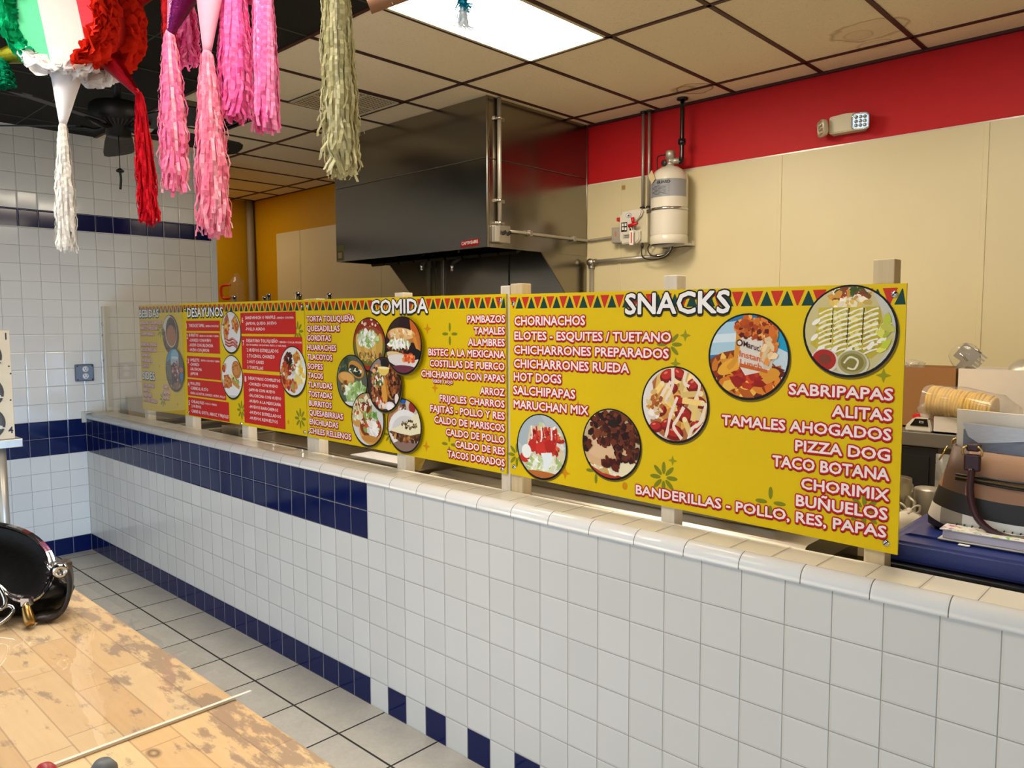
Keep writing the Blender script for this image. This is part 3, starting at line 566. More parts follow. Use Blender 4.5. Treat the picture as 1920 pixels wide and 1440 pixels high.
def ph_breakfast(p):
    p.bg('#dcd8d0'); p.e(0, 0, .97, .95, '#e2dfd8'); p.q([(-.7, .5), (-.45, .75), (-.1, .0), (-.5, -.2)], '#a8402a'); p.s_(36, -.3, .3, .25, .45, .1, ['#43180e', '#5a2412', '#2c0f08'], 1.4); p.q([(.0, .6), (.35, .85), (.6, .5), (.3, .1)], '#c27a24'); p.s_(20, .3, .5, .25, .25, .06, ['#d69a3c', '#a8601c']); p.s_(50, .5, -.05, .4, .45, .12, ['#efe6c4', '#f4eed8', '#e4cf7a', '#e8c44a'], 1.3); p.e(.62, .05, .14, .14, '#e8b830'); p.e(.4, -.35, .2, .2, '#ead27a'); p.s_(56, -.55, -.2, .4, .5, .1, ['#c9642a', '#b5401f', '#d9893c', '#8c2c14'], 1.4); p.s_(20, 0, .05, .22, .25, .07, ['#4f7a2c', '#b02c1c', '#e4ddc8']); p.s_(30, -.1, -.6, .4, .25, .09, ['#c8502a', '#d9843a', '#a8301c'], 1.4); p.e(.0, -.62, .14, .18, '#a8924a')
def ph_coffee(p):
    p.bg('#54321c'); p.s_(60, -.3, -.3, .8, .7, .14, ['#7a4a26', '#3a2010', '#9a6a3a', '#2b170c'], 2.4); p.e(-.3, .55, .6, .5, '#d5cdc2'); p.e(.1, .1, .72, .82, '#c9b8a2'); p.e(.12, .12, .66, .76, '#35221a'); p.e(.12, -.08, .58, .56, '#9a5c34'); p.e(.1, -.1, .5, .45, '#a96a40')
def ph_drink(p):
    p.bg('#4a4038'); p.q([(-1, 1), (.3, 1), (.1, .3), (-1, .1)], '#3d8fb4'); p.q([(-.9, .3), (-.4, .5), (-.4, -.5), (-.9, -.3)], '#5f564a'); p.e(.05, .62, .42, .3, '#7fb7cf'); p.q([(-.42, .45), (.45, .45), (.38, -.75), (-.32, -.75)], '#3a1016'); p.q([(-.42, .5), (.45, .5), (.44, .2), (-.41, .2)], '#a8b7bd'); p.s_(40, .0, .0, .4, .3, .07, ['#6a1a20', '#8e2a2e', '#c88a8a', '#2a0a0e']); p.e(.05, .55, .4, .06, '#c8dbe4'); p.s_(30, .3, -.1, .1, .5, .05, ['#d9b4b4', '#7a2a30', '#b86a6a']); p.s_(20, 0, -.9, .8, .15, .12, ['#8a5a36', '#a8744a', '#6a4226'], 2); p.e(.75, -.3, .16, .2, '#2c6aa8'); p.e(.72, 0, .2, .12, '#b8603a')
def star4(cx, cz, r): return [(cx + (r if i % 2 == 0 else r * .38) * math.cos(PI / 4 * i), cz + (r if i % 2 == 0 else r * .38) * math.sin(PI / 4 * i)) for i in range(8)]
YB = 1.25
BOARDS = {}
def board(key, name_label, x0, x1, zt0, zt1, zb0, zb1, texts, photos, boxes, orn, gap=(), yfront=YB, head=()):
    t = thing('menu_board', name_label, 'menu board', ((x0 + x1) / 2, yfront, zb0), 'yellow menu boards along the counter'); BOARDS[key] = t
    rnd = random.Random(key)
    bm = NB(); prism(bm, [(x0, zb0), (x1, zb1), (x1, zt1), (x0, zt0)], yfront, yfront + .045)
    m = MC.get('yellow_vinyl')
    if m is None:
        m = mat('yellow_vinyl', '#dfbe00', .45, var=.03, scale=.5, spec=.18)
    obj('panel', bm, m, t)
    # bunting of red and green triangles along the top
    P = Print(yfront); n = round((x1 - x0) / .475); px = (x1 - x0) / n
    for i in range(n):
        xa = x0 + px * i; zt = zt0 + (zt1 - zt0) * (i / n) - .09; r = .02
        P.poly([(xa + .02, zt), (xa + px * .66, zt), (xa + px * .37, zt - .34), (xa + px * .31, zt - .34)], '#c5301c', .004)
        P.poly([(xa + px * .53, zt - .345), (min(xa + px * 1.15, x1 - .01), zt - .345), (xa + px * .86, zt - .02), (xa + px * .82, zt - .02)], '#123f37', .005)
    P.done('bunting_border', t)
    for kind, cx, cz, r, col in orn:
        P = Print(yfront)
        if kind == 'star': P.poly(star4(cx, cz, r), col, .003)
        elif kind == 'dot': P.poly(ell(cx, cz, r, r * 1.2, 12), col, .003)
        else:
            nn = 8 if kind == 'f8' else 4
            for i in range(nn):
                a = 2 * PI * i / nn + (0 if nn == 4 else .0); P.poly(ell(cx + r * .62 * math.cos(a), cz + r * .62 * math.sin(a), r * .42, r * .15, 10, a), col, .003 + .0005 * i)
        P.done('ornament', t)
    for i, bx in enumerate(boxes):
        P = Print(yfront); P.poly(bx, '#c8211b', .0085); P.done('red_text_panel', t)
    for st, s, a, b, z, h in texts:
        if st != 'h': P = Print(yfront); text(P, st, s, a, b, z, h, .0115); P.done('menu_line', t)
    for st, s, a, b, z, h in texts:
        if st == 'h': P = Print(yfront); text(P, 'h', s, a, b, z, h, .012); P.done('heading', t, 'white %s heading with black outline' % s)
    for i, (fn, cx, cz, r, lab) in enumerate(photos):
        p = Photo(yfront, cx, cz, r, .012 + .03 * i if gap else .014, i * 7 + len(lab), ring=.05); fn(p); p.done(t, lab)
    return t
def screw(x, z, parent, y=YB):
    bm = NB(); lathe(bm, (x, y + .002, z), [(0, .05), (.045, .045), (.075, .02), (.08, 0)], 12, 0, (0, -1, 0)); obox(bm, (x, y - .05, z), (1, 0, 1), (0, 1, 0), (1, 0, -1), .045, .004, .01, 1)
    return obj('screw', bm, [M_chrome, M_black], parent)
O = '#d18a00'; G = '#93900e'; GD = '#7f8212'
SN = [('r', 'CHORINACHOS', 5.92, 8.59, 13.45, .27), ('r', 'ELOTES - ESQUITES / TUETANO', 5.91, 11.34, 13.02, .25), ('r', 'CHICHARRONES PREPARADOS', 5.9, 11.28, 12.6, .25), ('r', 'CHICHARRONES RUEDA', 5.89, 10.07, 12.18, .26), ('r', 'HOT DOGS', 5.88, 7.74, 11.78, .26), ('r', 'SALCHIPAPAS', 5.86, 8.25, 11.37, .26), ('r', 'MARUCHAN MIX', 5.87, 8.72, 10.95, .25), ('r', 'SABRIPAPAS', 14.45, 16.66, 11.87, .25), ('r', 'ALITAS', 15.43, 16.65, 11.44, .25), ('r', 'TAMALES AHOGADOS', 12.8, 16.65, 11.03, .25), ('r', 'PIZZA DOG', 14.63, 16.64, 10.6, .25), ('r', 'TACO BOTANA', 14.1, 16.64, 10.18, .26), ('r', 'CHORIMIX', 14.79, 16.65, 9.75, .25), ('r', 'BUÑUELOS', 14.68, 16.63, 9.34, .26), ('r', 'BANDERILLAS - POLLO, RES, PAPAS', 10.33, 16.62, 8.96, .25), ('h', 'SNACKS', 9.95, 12.94, 13.74, .55)]
b = board('snacks', 'rightmost yellow menu board, headed SNACKS, with five round food photos', 5.69, 16.85, 14.38, 14.28, 8.88, 8.63, SN,
    [(ph_tostada, 6.98, 9.87, .96, 'round photo of a loaded tostada with red sauce'), (ph_chorinachos, 9.5, 10.21, .96, 'round photo of chorizo over cream dip'), (ph_salchipapas, 11.46, 11.43, .96, 'round photo of sausages and fries with drizzle'), (ph_cup, 13.43, 12.7, 1.0, 'round photo of a loaded noodle cup'), (ph_burritos, 15.73, 13.31, .97, 'round photo of four burritos with drizzled cream')], [],
    [('star', 11.75, 13.18, .16, G), ('star', 11.48, 12.47, .16, G), ('star', 16.46, 12.38, .16, G), ('star', 11.43, 9.98, .14, G), ('f8', 11.29, 12.95, .36, GD), ('f8', 11.17, 9.51, .4, GD), ('f8', 16.16, 9.47, .36, GD), ('f8', 5.98, 9.5, .36, GD), ('f4', 14.06, 9.31, .36, GD), ('f4', 8.99, 9.39, .34, GD), ('star', 7.88, 9.19, .2, O), ('star', 8.35, 11.18, .16, O), ('dot', 9.96, 9.11, .09, O), ('dot', 9.8, 13.2, .07, O)])
for x, z in ((16.62, 14.06), (16.62, 8.84), (5.86, 14.1), (5.86, 9.12)): screw(x, z, b)
CO = [('TORTA TOLUQUEÑA', -5.56, -2.28, 13.62), ('QUESADILLAS', -5.57, -3.27, 13.24), ('GORDITAS', -5.57, -3.88, 12.86), ('HUARACHES', -5.57, -3.53, 12.48), ('TLACOYOS', -5.57, -3.82, 12.10), ('SOPES', -5.57, -4.48, 11.72), ('TACOS', -5.56, -4.49, 11.35), ('TLAYUDAS', -5.56, -3.87, 10.98), ('TOSTADAS', -5.55, -3.89, 10.6), ('BURRITOS', -5.54, -3.93, 10.22), ('QUESABIRRIAS', -5.54, -3.17, 9.84), ('ENCHILADAS', -5.53, -3.51, 9.47), ('CHILES RELLENOS', -5.54, -2.67, 9.1), ('PAMBAZOS', 3.85, 5.51, 13.54), ('TAMALES', 4.15, 5.5, 13.17), ('ALAMBRES', 3.88, 5.5, 12.81), ('BISTEC A LA MEXICANA', 1.93, 5.5, 12.45), ('COSTILLAS DE PUERCO', 1.99, 5.48, 12.08), ('CHICHARRON CON PAPAS', 1.54, 5.48, 11.71), ('ARROZ', 4.41, 5.48, 11.28), ('FRIJOLES CHARROS', 2.47, 5.48, 10.92), ('FAJITAS - POLLO Y RES', 1.99, 5.48, 10.55), ('CALDO DE MARISCOS', 2.19, 5.47, 10.18), ('CALDO DE POLLO', 2.77, 5.47, 9.81), ('CALDO DE RES', 3.23, 5.47, 9.45), ('TACOS DORADOS', 2.84, 5.47, 9.09)]
CO = [('r', s, a, b_, z, .23) for s, a, b_, z in CO] + [('r', 'VERDE Y ROJO', 2.12, 3.14, 11.53, .11), ('h', 'COMIDA', -1.24, 1.91, 13.88, .51)]
b = board('comida', 'yellow menu board headed COMIDA with six overlapping round food photos', -5.73, 5.54, 14.5, 14.4, 8.93, 8.85, CO,
    [(ph_enchiladas, -1.41, 12.76, .98, 'round photo of enchiladas under shredded lettuce'), (ph_gordita, -2.5, 11.37, .98, 'round photo of a gordita with salad'), (ph_sope, -1.52, 9.99, .99, 'round photo of topped sopes'), (ph_quesadilla, .66, 9.95, .94, 'round photo of a folded tortilla on a white plate'), (ph_tacos, -.39, 11.35, .98, 'round photo of meat tacos with lemon'), (ph_torta, .75, 12.77, .99, 'round photo of a filled bread roll')], [],
    [('star', 1.87, 13.34, .2, O), ('star', 2.22, 11.35, .18, O), ('star', 1.74, 9.32, .2, O), ('f4', 2.99, 13.17, .36, GD), ('f4', 2.91, 9.51, .36, GD), ('f8', -.25, 9.53, .34, GD)], gap=(1,))
for x, z in ((5.32, 14.2), (5.36, 8.98), (-5.55, 14.25), (-5.6, 9.1)): screw(x, z, b)
def rect(cx, cz, rx, rz, sk=0): return [(cx - rx, cz - rz + sk), (cx + rx, cz - rz), (cx + rx, cz + rz), (cx - rx, cz + rz)]
DE = [('h', 'DESAYUNOS', -16.48, -12.74, 13.91, .45), ('w', '1', -16.68, -16.5, 13.35, .25), ('w', 'TORTA DE TAMAL', -16.4, -14.67, 13.4, .17), ('w', 'SERVIDA CON ATOLE', -14.56, -13.22, 13.4, .1), ('w', '2', -16.66, -16.45, 12.82, .23), ('w', 'BURRITOS', -16.4, -15.38, 12.93, .16), ('w', 'SERVIDOS CON PAPA Y CREMA', -15.24, -13.25, 12.93, .09), ('w', '-CHORIZO CON HUEVO', -16.38, -14.04, 12.68, .16), ('w', '-HUEVO CON SALCHICHA', -16.4, -13.85, 12.44, .16), ('w', '-HUEVO CON JAMON', -16.4, -14.28, 12.2, .16), ('w', '3', -16.67, -16.45, 11.59, .25), ('w', 'OMELETTE', -16.4, -15.36, 11.7, .15), ('w', 'SERVIDO CON PAPA Y CREMA', -15.19, -13.23, 11.73, .09), ('w', '-CHORIZO', -16.42, -15.38, 11.48, .15), ('w', '-SALCHICHA', -16.42, -15.14, 11.25, .15), ('w', '-JAMON', -16.42, -15.58, 11.02, .15), ('w', '4', -16.72, -16.5, 10.41, .25), ('w', 'MOLLETES', -16.44, -15.36, 10.52, .15), ('w', '-CARNE AL GUSTO', -16.46, -14.51, 10.28, .16), ('w', 'ASADA, AL PASTOR, CHORIZO, HUEVO, POLLO', -16.48, -12.77, 10.05, .12), ('w', '5', -16.73, -16.52, 9.47, .25), ('w', 'CHILAQUILES', -16.43, -14.98, 9.61, .15), ('w', '- ROJOS O VERDES', -14.93, -13.66, 9.63, .09), ('w', '2 HUEVOS', -16.41, -15.33, 9.38, .15), ('w', 'CARNE AL GUSTO, ARROZ, Y FRIJOLES', -16.44, -12.5, 9.12, .16),
    ('w', '6', -10.96, -10.74, 13.6, .24), ('w', 'SANDWHICH O WAFFLE', -10.64, -8.02, 13.75, .14), ('w', '- SERVIDO CON PAPA', -7.95, -6.56, 13.75, .09), ('w', '-JAMON, QUESO, HUEVO', -10.62, -7.92, 13.5, .14), ('w', '-POLLO ASADO', -10.62, -8.91, 13.25, .14), ('w', '7', -10.93, -10.71, 12.57, .24), ('w', 'DESAYUNO TOLUQUEÑO -', -10.57, -7.74, 12.73, .15), ('w', 'SERVIDO CON LA OPCION', -7.69, -6.0, 12.73, .08), ('w', 'DE UN WAFFLE, UN PLATANO FRITO, O UNA PAPA', -10.57, -7.2, 12.57, .08), ('w', '2 HUEVOS ESTRELLADOS', -10.57, -7.85, 12.31, .15), ('w', '2 TOCINOS, CHORIZO', -10.56, -8.16, 12.05, .15), ('w', '2 HOT CAKES', -10.57, -9.1, 11.79, .14), ('w', '3 TORTILLAS', -10.56, -9.16, 11.54, .14), ('w', '8', -10.85, -10.63, 10.94, .26)]
for i, (s, b_) in enumerate((('DESAYUNOS COMPLETOS', -7.76), ('-CHORIZO CON HUEVO', -7.96), ('-JAMON CON HUEVO', -8.21), ('-SALCHICHA CON HUEVO', -7.72), ('-HUEVO A LA MEXICANA', -7.76), ('-HUEVOS RANCHEROS', -8.01), ('-HUEVOS ESTRELLADOS', -7.79), ('-HUEVOS REVUELTOS', -8.06))): DE.append(('w', s, -10.5, b_, 11.05 - .256 * i, .14))
b = board('desayunos', 'yellow menu board headed DESAYUNOS with red numbered text panels', -17.0, -5.77, 14.59, 14.5, 8.91, 8.93, DE,
    [(ph_waffle, -12.02, 13.17, .95, 'round photo of a ham sandwich with bacon'), (ph_sandwich, -12.04, 11.1, 1.0, 'round photo of a sandwich with potatoes'), (ph_breakfast, -6.72, 11.57, 1.03, 'round photo of a full breakfast plate')],
    [rect(-14.89, 13.46, 1.8, .25), rect(-14.93, 12.63, 1.77, .49), rect(-14.95, 11.42, 1.8, .54), rect(-14.74, 10.38, 2.05, .42), rect(-14.61, 9.42, 2.17, .46), rect(-8.74, 13.57, 2.33, .47), rect(-8.5, 12.24, 2.55, .75), rect(-9.21, 10.2, 1.77, 1.14)],
    [('f8', -11.23, 9.61, .42, GD), ('f8', -6.28, 13.23, .4, GD), ('f8', -6.25, 9.63, .42, GD), ('dot', -7.2, 9.4, .08, O)])
for x, z in ((-5.95, 14.25), (-5.95, 9.1), (-16.8, 14.3), (-16.8, 9.1), (-11.3, 8.98)): screw(x, z, b)
BE = [('h', 'BEBIDAS', -22.6, -20.03, 13.95, .42)] + [('r', s, a, b_, z, .18) for s, a, b_, z in (('BEBIDAS CALIENTES', -22.52, -19.67, 13.56), ('ARROZ CON LECHE', -22.53, -20.29, 13.27), ('CHAMPURRADO', -22.53, -20.62, 12.96), ('BEBIDAS FRIAS', -22.55, -20.44, 12.38), ('AGUAS FRESCAS', -22.55, -20.54, 12.08), ('-JAMAICA', -22.5, -21.35, 11.79), ('-HORCHATA', -22.5, -21.1, 11.49), ('-LIMON', -22.5, -21.62, 11.19), ('GUACAMOLE', -22.49, -20.97, 10.13), ('ARROZ', -22.48, -21.65, 9.86), ('FRIJOLES', -22.47, -21.36, 9.58), ('PICO DE GALLO', -22.43, -20.64, 9.3), ('CHIPS', -19.85, -19.13, 10.16), ('CREMA', -19.88, -18.96, 9.87), ('PAPAS', -19.86, -19.07, 9.58))] + [('h', 'SIDES', -22.5, -20.86, 10.54, .42)]
BE.append(('d', '________', -20.5, -19.6, 12.1, .1))
b = board('bebidas', 'leftmost yellow menu board, headed BEBIDAS and SIDES, behind clear acrylic', -22.7, -17.02, 14.6, 14.59, 8.8, 8.91, BE,
    [(ph_coffee, -18.65, 13.05, .98, 'round photo of a brown hot drink in a cup'), (ph_drink, -18.21, 11.22, 1.1, 'round photo of a glass of red drink')], [],
    [('f8', -19.92, 13.25, .4, GD), ('f8', -19.91, 9.54, .4, GD), ('star', -18.1, 9.4, .14, O), ('dot', -20.2, 11.3, .07, O)], yfront=1.27, gap=(1,))
# acrylic guard in front of the leftmost board
M_acr = glassy('clear_acrylic', (.97, .97, .95), .03, .01, 1.28, (.75, .76, .76))
t = thing('acrylic_guard', 'clear glossy acrylic sneeze guard between the tiled wall and the DESAYUNOS board', 'sneeze guard', (-22.5, 1.2, 8.6))
bm = NB(); box(bm, -27.75, -17.05, 1.17, 1.215, 8.62, 14.63); obj('sheet', bm, M_acr, t)
bm = NB(); box(bm, -28, -27.72, 1.1, 1.42, 8.35, 14.63, bev=.02); obj('edge_strip', bm, M_wood_white, t)
for z in (13.6, 12.9, 11.4): screw(-27.86, z, t, 1.1)
# ------------------------------------------------------------------ posts behind the boards
POSTS = [(16.15, 16.58, 14.8, 'p', 'pale pine post behind the right end of the SNACKS board'), (11.05, 11.45, 14.7, 'w', 'whitewashed post behind the SNACKS heading'), (5.66, 6.13, 14.7, 'p', 'pale pine post at the left end of the SNACKS board'), (5.24, 5.63, 14.65, 'w', 'whitewashed post at the right end of the COMIDA board'), (.02, .5, 14.6, 'w', 'whitewashed post behind the middle of the COMIDA board'), (-5.9, -5.0, 14.53, 'w', 'wide whitewashed post at the seam of the COMIDA and DESAYUNOS boards'), (-11.4, -10.8, 14.4, 'w', 'whitewashed post under the middle of the DESAYUNOS board'), (-17.4, -16.5, 14.4, 'w', 'wide whitewashed post at the seam of the DESAYUNOS and BEBIDAS boards'), (-22.6, -22.1, 14.4, 'w', 'whitewashed post under the left end of the BEBIDAS board')]
for a, c, z, k, lab in POSTS:
    bm = NB(); box(bm, a, c, 1.325, 1.75, 5.0, z, bev=.02)
    obj('wooden_post', bm, M_wood_pale if k == 'p' else M_wood_white, None, lab, 'post', 'wooden posts holding up the menu boards')
# ------------------------------------------------------------------ extraction hood
HX0, HX1, HY, HZ = -18.4, -5.35, 11.35, 17.3
t = thing('extraction_hood', 'large stainless steel extraction hood hanging over the kitchen', 'hood', ((HX0 + HX1) / 2, 15, HZ))
bm = NB()
box(bm, HX0, HX1, HY, HY + .12, HZ, 21.62, bev=.02); box(bm, HX0, HX1, HY, HY + .12, 21.64, H - .01, bev=.02)
box(bm, HX1 - .12, HX1, HY + .12, 19.28, HZ, 21.6, bev=.02); box(bm, HX1 - .12, HX1, HY + .12, 19.28, 21.62, H - .01, bev=.02)
box(bm, HX0, HX0 + .12, HY + .12, 19.28, HZ, H - .01); box(bm, HX0 + .12, HX1 - .12, HY + .12, 19.28, 18.9, 19.0)
obj('hood_shell', bm, M_steel, t)
bm = NB()
for k in range(9): obox(bm, (HX0 + 1 + k * 1.4, 15.6, 18.25), (1, 0, 0), (0, 1, .55), (0, -.55, 1), .62, 2.2, .08)
obj('grease_filter', bm, mat('greasy_steel', '#3a352d', .4, 1), t)
bm = NB(); cyl(bm, (HX1 - .02, HY, HZ), (HX1 - .02, HY, H - .02), .05, seg=8); obj('corner_trim', bm, M_steel_b, t)
bm = NB(); cyl(bm, (HX1 - .01, 19.27, HZ), (HX1 - .01, 19.27, H - .02), .04, seg=8); obj('corner_trim', bm, M_steel_b, t)
for x, nm in ((HX1 - .08, 'right'), (HX0, 'left')):
    bm = NB(); prism(bm, [(15.4, HZ), (19.28, HZ), (19.28, 13.2)], x, x + .08, axis='x'); obj('end_skirt', bm, M_steel, t)
def rivets(bm, pts):
    for p in pts: lathe(bm, p, [(0, .04), (.04, .03), (.05, 0)], 8, 0, (0, -1, 0))
P = Print(HY - .004); P.poly([(-7.32, 17.38), (-5.95, 17.42), (-5.95, 17.78), (-7.32, 17.7)], '#7d1218', 0)
vs, fs = glyphs('CAPTIVEAIRE', .02); xb = max(v[0] for v in vs); k = 1.2 / xb; P.tris([(-7.24 + x * k, 17.5 + y * .16 + x * k * .04) for x, y in vs], fs, '#d9cfca', .004); P.done('brand_sticker', t, 'dark red sticker with white lettering')
P = Print(HY - .004); P.poly([(-18.34, 17.36), (-17.6, 17.36), (-17.6, 18.3), (-18.34, 18.3)], '#5a5a30', 0); P.poly([(-18.3, 17.42), (-17.72, 17.42), (-17.72, 17.95), (-18.3, 17.95)], '#5b3a22', .003); P.poly([(-18.2, 17.5), (-17.8, 17.5), (-17.8, 17.85), (-18.2, 17.85)], '#8a7a5a', .006); P.done('rating_plate', t)
for x in (-13.6, -10.5):
    bm = NB(); tube(bm, [(x, 14.2, 18.85), (x, 14.2, 17.15), (x - .12, 14.1, 16.98)] if x < -12 else [(x, 14.2, 18.85), (x, 14.2, 17.15), (x - .5, 14.2, 17.0), (x - .55, 14.2, 16.8)], .12, 8); obj('sprinkler_pipe', bm, M_black, t)
for x, z in ((-13.72, 17.0), (-11.05, 16.82)):
    bm = NB(); lathe(bm, (x, 14.15, z - .3), [(0, 0), (.08, 0), (.1, .1), (.07, .18), (.11, .27), (.11, .33), (0, .33)], 10); obj('nozzle', bm, M_chrome, t)
bm = NB(); box(bm, -13.3, -12.0, 13.8, 14.8, 18.3, 18.88, bev=.08); obj('hood_lamp', bm, M_galv, t)
# stainless sheet on the wall below the hood
bm = NB(); box(bm, HX0 + .1, HX1 - .1, 19.285, 19.3, 6, 18.85); o = None
t2 = thing('steel_backsplash', 'stainless steel sheet on the wall below the extraction hood', 'backsplash', (-12, 19.28, 6)); obj('sheet', bm, M_steel, t2)
bm = NB(); box(bm, -17.78, -17.45, 19.2, 19.285, 6, 18.8, bev=.03); obj('joint_strip', bm, M_steel_b, t2)
bm = NB(); box(bm, -11.48, -11.4, 19.25, 19.285, 6, 18.8); obj('joint_strip', bm, M_black, t2)
# switch box and conduit on the right side of the hood
t = thing('switch_box', 'grey metal box with two black toggle switches on the side of the hood', 'switch', (HX1, 12.1, 17.55))
bm = NB(); box(bm, HX1, HX1 + .3, 11.6, 12.55, 17.55, 18.35, bev=.03); obj('box', bm, M_galv, t)
bm = NB(); box(bm, HX1 + .3, HX1 + .36, 11.85, 12.6, 17.52, 18.4, bev=.03); obj('cover_plate', bm, M_steel_b, t)
for y in (12.05, 12.4):
    bm = NB(); obox(bm, (HX1 + .45, y, 18.0), (1, 0, .5), (0, 1, 0), (-.5, 0, 1), .12, .05, .07); obj('toggle', bm, M_black, t)
t = thing('conduit', 'vertical metal conduit running up the side of the hood to the ceiling', 'conduit', (HX1 + .15, 12.05, 18.3))
bm = NB(); cyl(bm, (HX1 + .15, 12.05, 18.35), (HX1 + .15, 12.05, H), .105, seg=12); obj('pipe', bm, M_galv, t)
for z in (18.5, 19.6, 23.6):
    bm = NB(); cyl(bm, (HX1 + .15, 12.05, z - .08), (HX1 + .15, 12.05, z + .08), .17, seg=12); box(bm, HX1, HX1 + .08, 11.8, 12.5, z - .08, z + .08); obj('clamp', bm, M_steel_b, t)
t = thing('conduit', 'horizontal metal conduit from the hood switch box across to the grey junction box', 'conduit', (HX1 + .15, 16, 18))
bm = NB(); tube(bm, smooth_pts([(HX1 + .14, 12.6, 18.17), (HX1 + .14, 19.0, 18.17), (HX1 + .4, 19.15, 18.17), (-3.2, 19.15, 18.22)], 6), .075, 10); obj('pipe', bm, M_galv, t)
for y in (14.3, 17.9):
    bm = NB(); box(bm, HX1, HX1 + .27, y - .1, y + .1, 18.03, 18.33, bev=.03); obj('clamp', bm, M_steel_b, t)
# ------------------------------------------------------------------ fire suppression
t = thing('suppression_tank', 'white fire suppression cylinder strapped to the wall', 'fire extinguisher', (.63, 18.3, 17.5))
bm = NB(); lathe(bm, (.63, 18.3, 0), [(0, 17.75), (.8, 17.75), (.9, 17.85), (.93, 18.0), (.93, 20.55), (.88, 20.85), (.72, 21.1), (.45, 21.28), (.25, 21.33), (.2, 21.4), (0, 21.4)], 36); obj('cylinder', bm, M_white, t)
bm = NB(); lathe(bm, (.63, 18.3, 0), [(.9, 17.45), (.945, 17.5), (.945, 17.85), (.9, 17.9)], 36); prism(bm, [(-.3, 17.4), (1.56, 17.4), (1.56, 17.65), (-.3, 17.65)], 19.0, 19.3); box(bm, -.28, 1.54, 18.3, 19.3, 17.4, 17.5); obj('base_bracket', bm, M_white, t)
def band(bm, z0, z1, a0, a1, r, mi=0, n=24):
    loft(bm, [[(.63 + r * math.cos(a0 + (a1 - a0) * i / n), 18.3 + r * math.sin(a0 + (a1 - a0) * i / n), z) for i in range(n + 1)] for z in (z0, z1)], mi, closed=False)
bm = NB(); band(bm, 19.75, 20.6, -PI * 1.05, .05, .938); band(bm, 19.75, 20.6, -2.2, -1.0, .942, 1)
lb = obj('label_band', bm, [mat('grey_label', '#8f9096', .4), mat('grey_label_text_area', '#7f8288', .45)], t)
bm = NB(); vs, fs = glyphs('GUARD', .02)
def onc(a, z, r=.946): return (.63 + r * math.cos(a), 18.3 + r * math.sin(a), z)
for ox, oz in ((0, 0), (.012, 0), (-.012, 0), (0, .012)):
    vv = [bm.verts.new(onc(-1.72 + x * .155 + ox, 20.38 + y * .14 + oz)) for x, y in vs]
    for f in fs:
        try: bm.faces.new([vv[i] for i in f])
        except ValueError: pass
for i in range(7):
    z = 20.26 - i * .066
    for a0, a1 in ((-2.1, -1.68), (-1.62, -1.2)) if i % 3 else ((-1.9, -1.55), (-1.4, -1.15)): band(bm, z, z + .02, a0, a1, .947, 0, 8)
obj('label_print', bm, M_black, lb)
bm = NB(); lathe(bm, (.63, 18.3, 0), [(.94, 19.12), (.965, 19.12), (.965, 19.24), (.94, 19.24)], 36); obox(bm, (-.15, 17.75, 19.16), (1, -.4, 0), (.4, 1, 0), (0, 0, 1), .22, .06, .1); lathe(bm, (.0, 17.68, 19.16), [(0, .1), (.08, .1), (.08, 0), (0, 0)], 6, 0, (.2, -1, 0)); obj('strap', bm, M_chrome, t)
v = None
bm = NB(); lathe(bm, (.66, 18.3, 0), [(0, 21.35), (.2, 21.35), (.22, 21.5), (.17, 21.55), (.17, 21.7), (.24, 21.72), (.24, 22.05), (.2, 22.1), (0, 22.1)], 18); cyl(bm, (.66, 18.3, 21.58), (1.15, 18.4, 21.58), .15, seg=12); obj('valve', bm, M_galv, t)
bm = NB(); lathe(bm, (.45, 18.05, 21.5), [(0, .06), (.15, .06), (.17, .02), (.17, -.03), (0, -.03)], 16, 0, (-.3, -1, 0)); obj('pressure_gauge', bm, mat('gauge_dark', '#3a2c28', .3), t)
bm = NB(); tube(bm, [(.6, 18.0, 21.35), (.45, 17.85, 21.0), (.2, 17.5, 20.85), (.15, 17.42, 20.45)], [.01] * 4, 5); obox(bm, (.15, 17.42, 20.75), (.75, -.35, .55), (.3, .95, 0), (-.5, .2, .8), .2, .01, .28); obj('paper_tag', bm, mat('manila_tag', '#cdb98f', .7), t)
bm = NB(); tube(bm, smooth_pts([(.45, 18.3, 21.95), (.0, 18.3, 21.95), (-.15, 18.35, 21.8), (-.17, 18.5, 21.2), (-.17, 18.8, 20.9)], 5), .03, 6); obj('copper_line', bm, M_black, t)
t = thing('black_pipe', 'black iron pipe from the white cylinder valve up to the ceiling', 'pipe', (1.2, 18.4, 21.5))
bm = NB(); tube(bm, smooth_pts([(1.1, 18.4, 21.5), (1.22, 18.4, 21.55), (1.25, 18.4, 21.75), (1.25, 18.4, H)], 4), .11, 10); obj('pipe', bm, M_blackg, t)
bm = NB(); lathe(bm, (1.25, 18.4, 22.3), [(.11, 0), (.18, .03), (.2, .15), (.18, .3), (.11, .33)], 10); lathe(bm, (1.25, 18.4, H - .12), [(.11, 0), (.28, .02), (.28, .1), (.11, .1)], 14); obj('coupling', bm, M_blackg, t)
t = thing('release_box', 'white fire system release box with red pull handle beside the white cylinder', 'control box', (-1.8, 19, 17.7))
bm = NB(); box(bm, -2.62, -.95, 18.75, 19.3, 17.72, 19.5, bev=.06); obj('back_box', bm, M_offw, t)
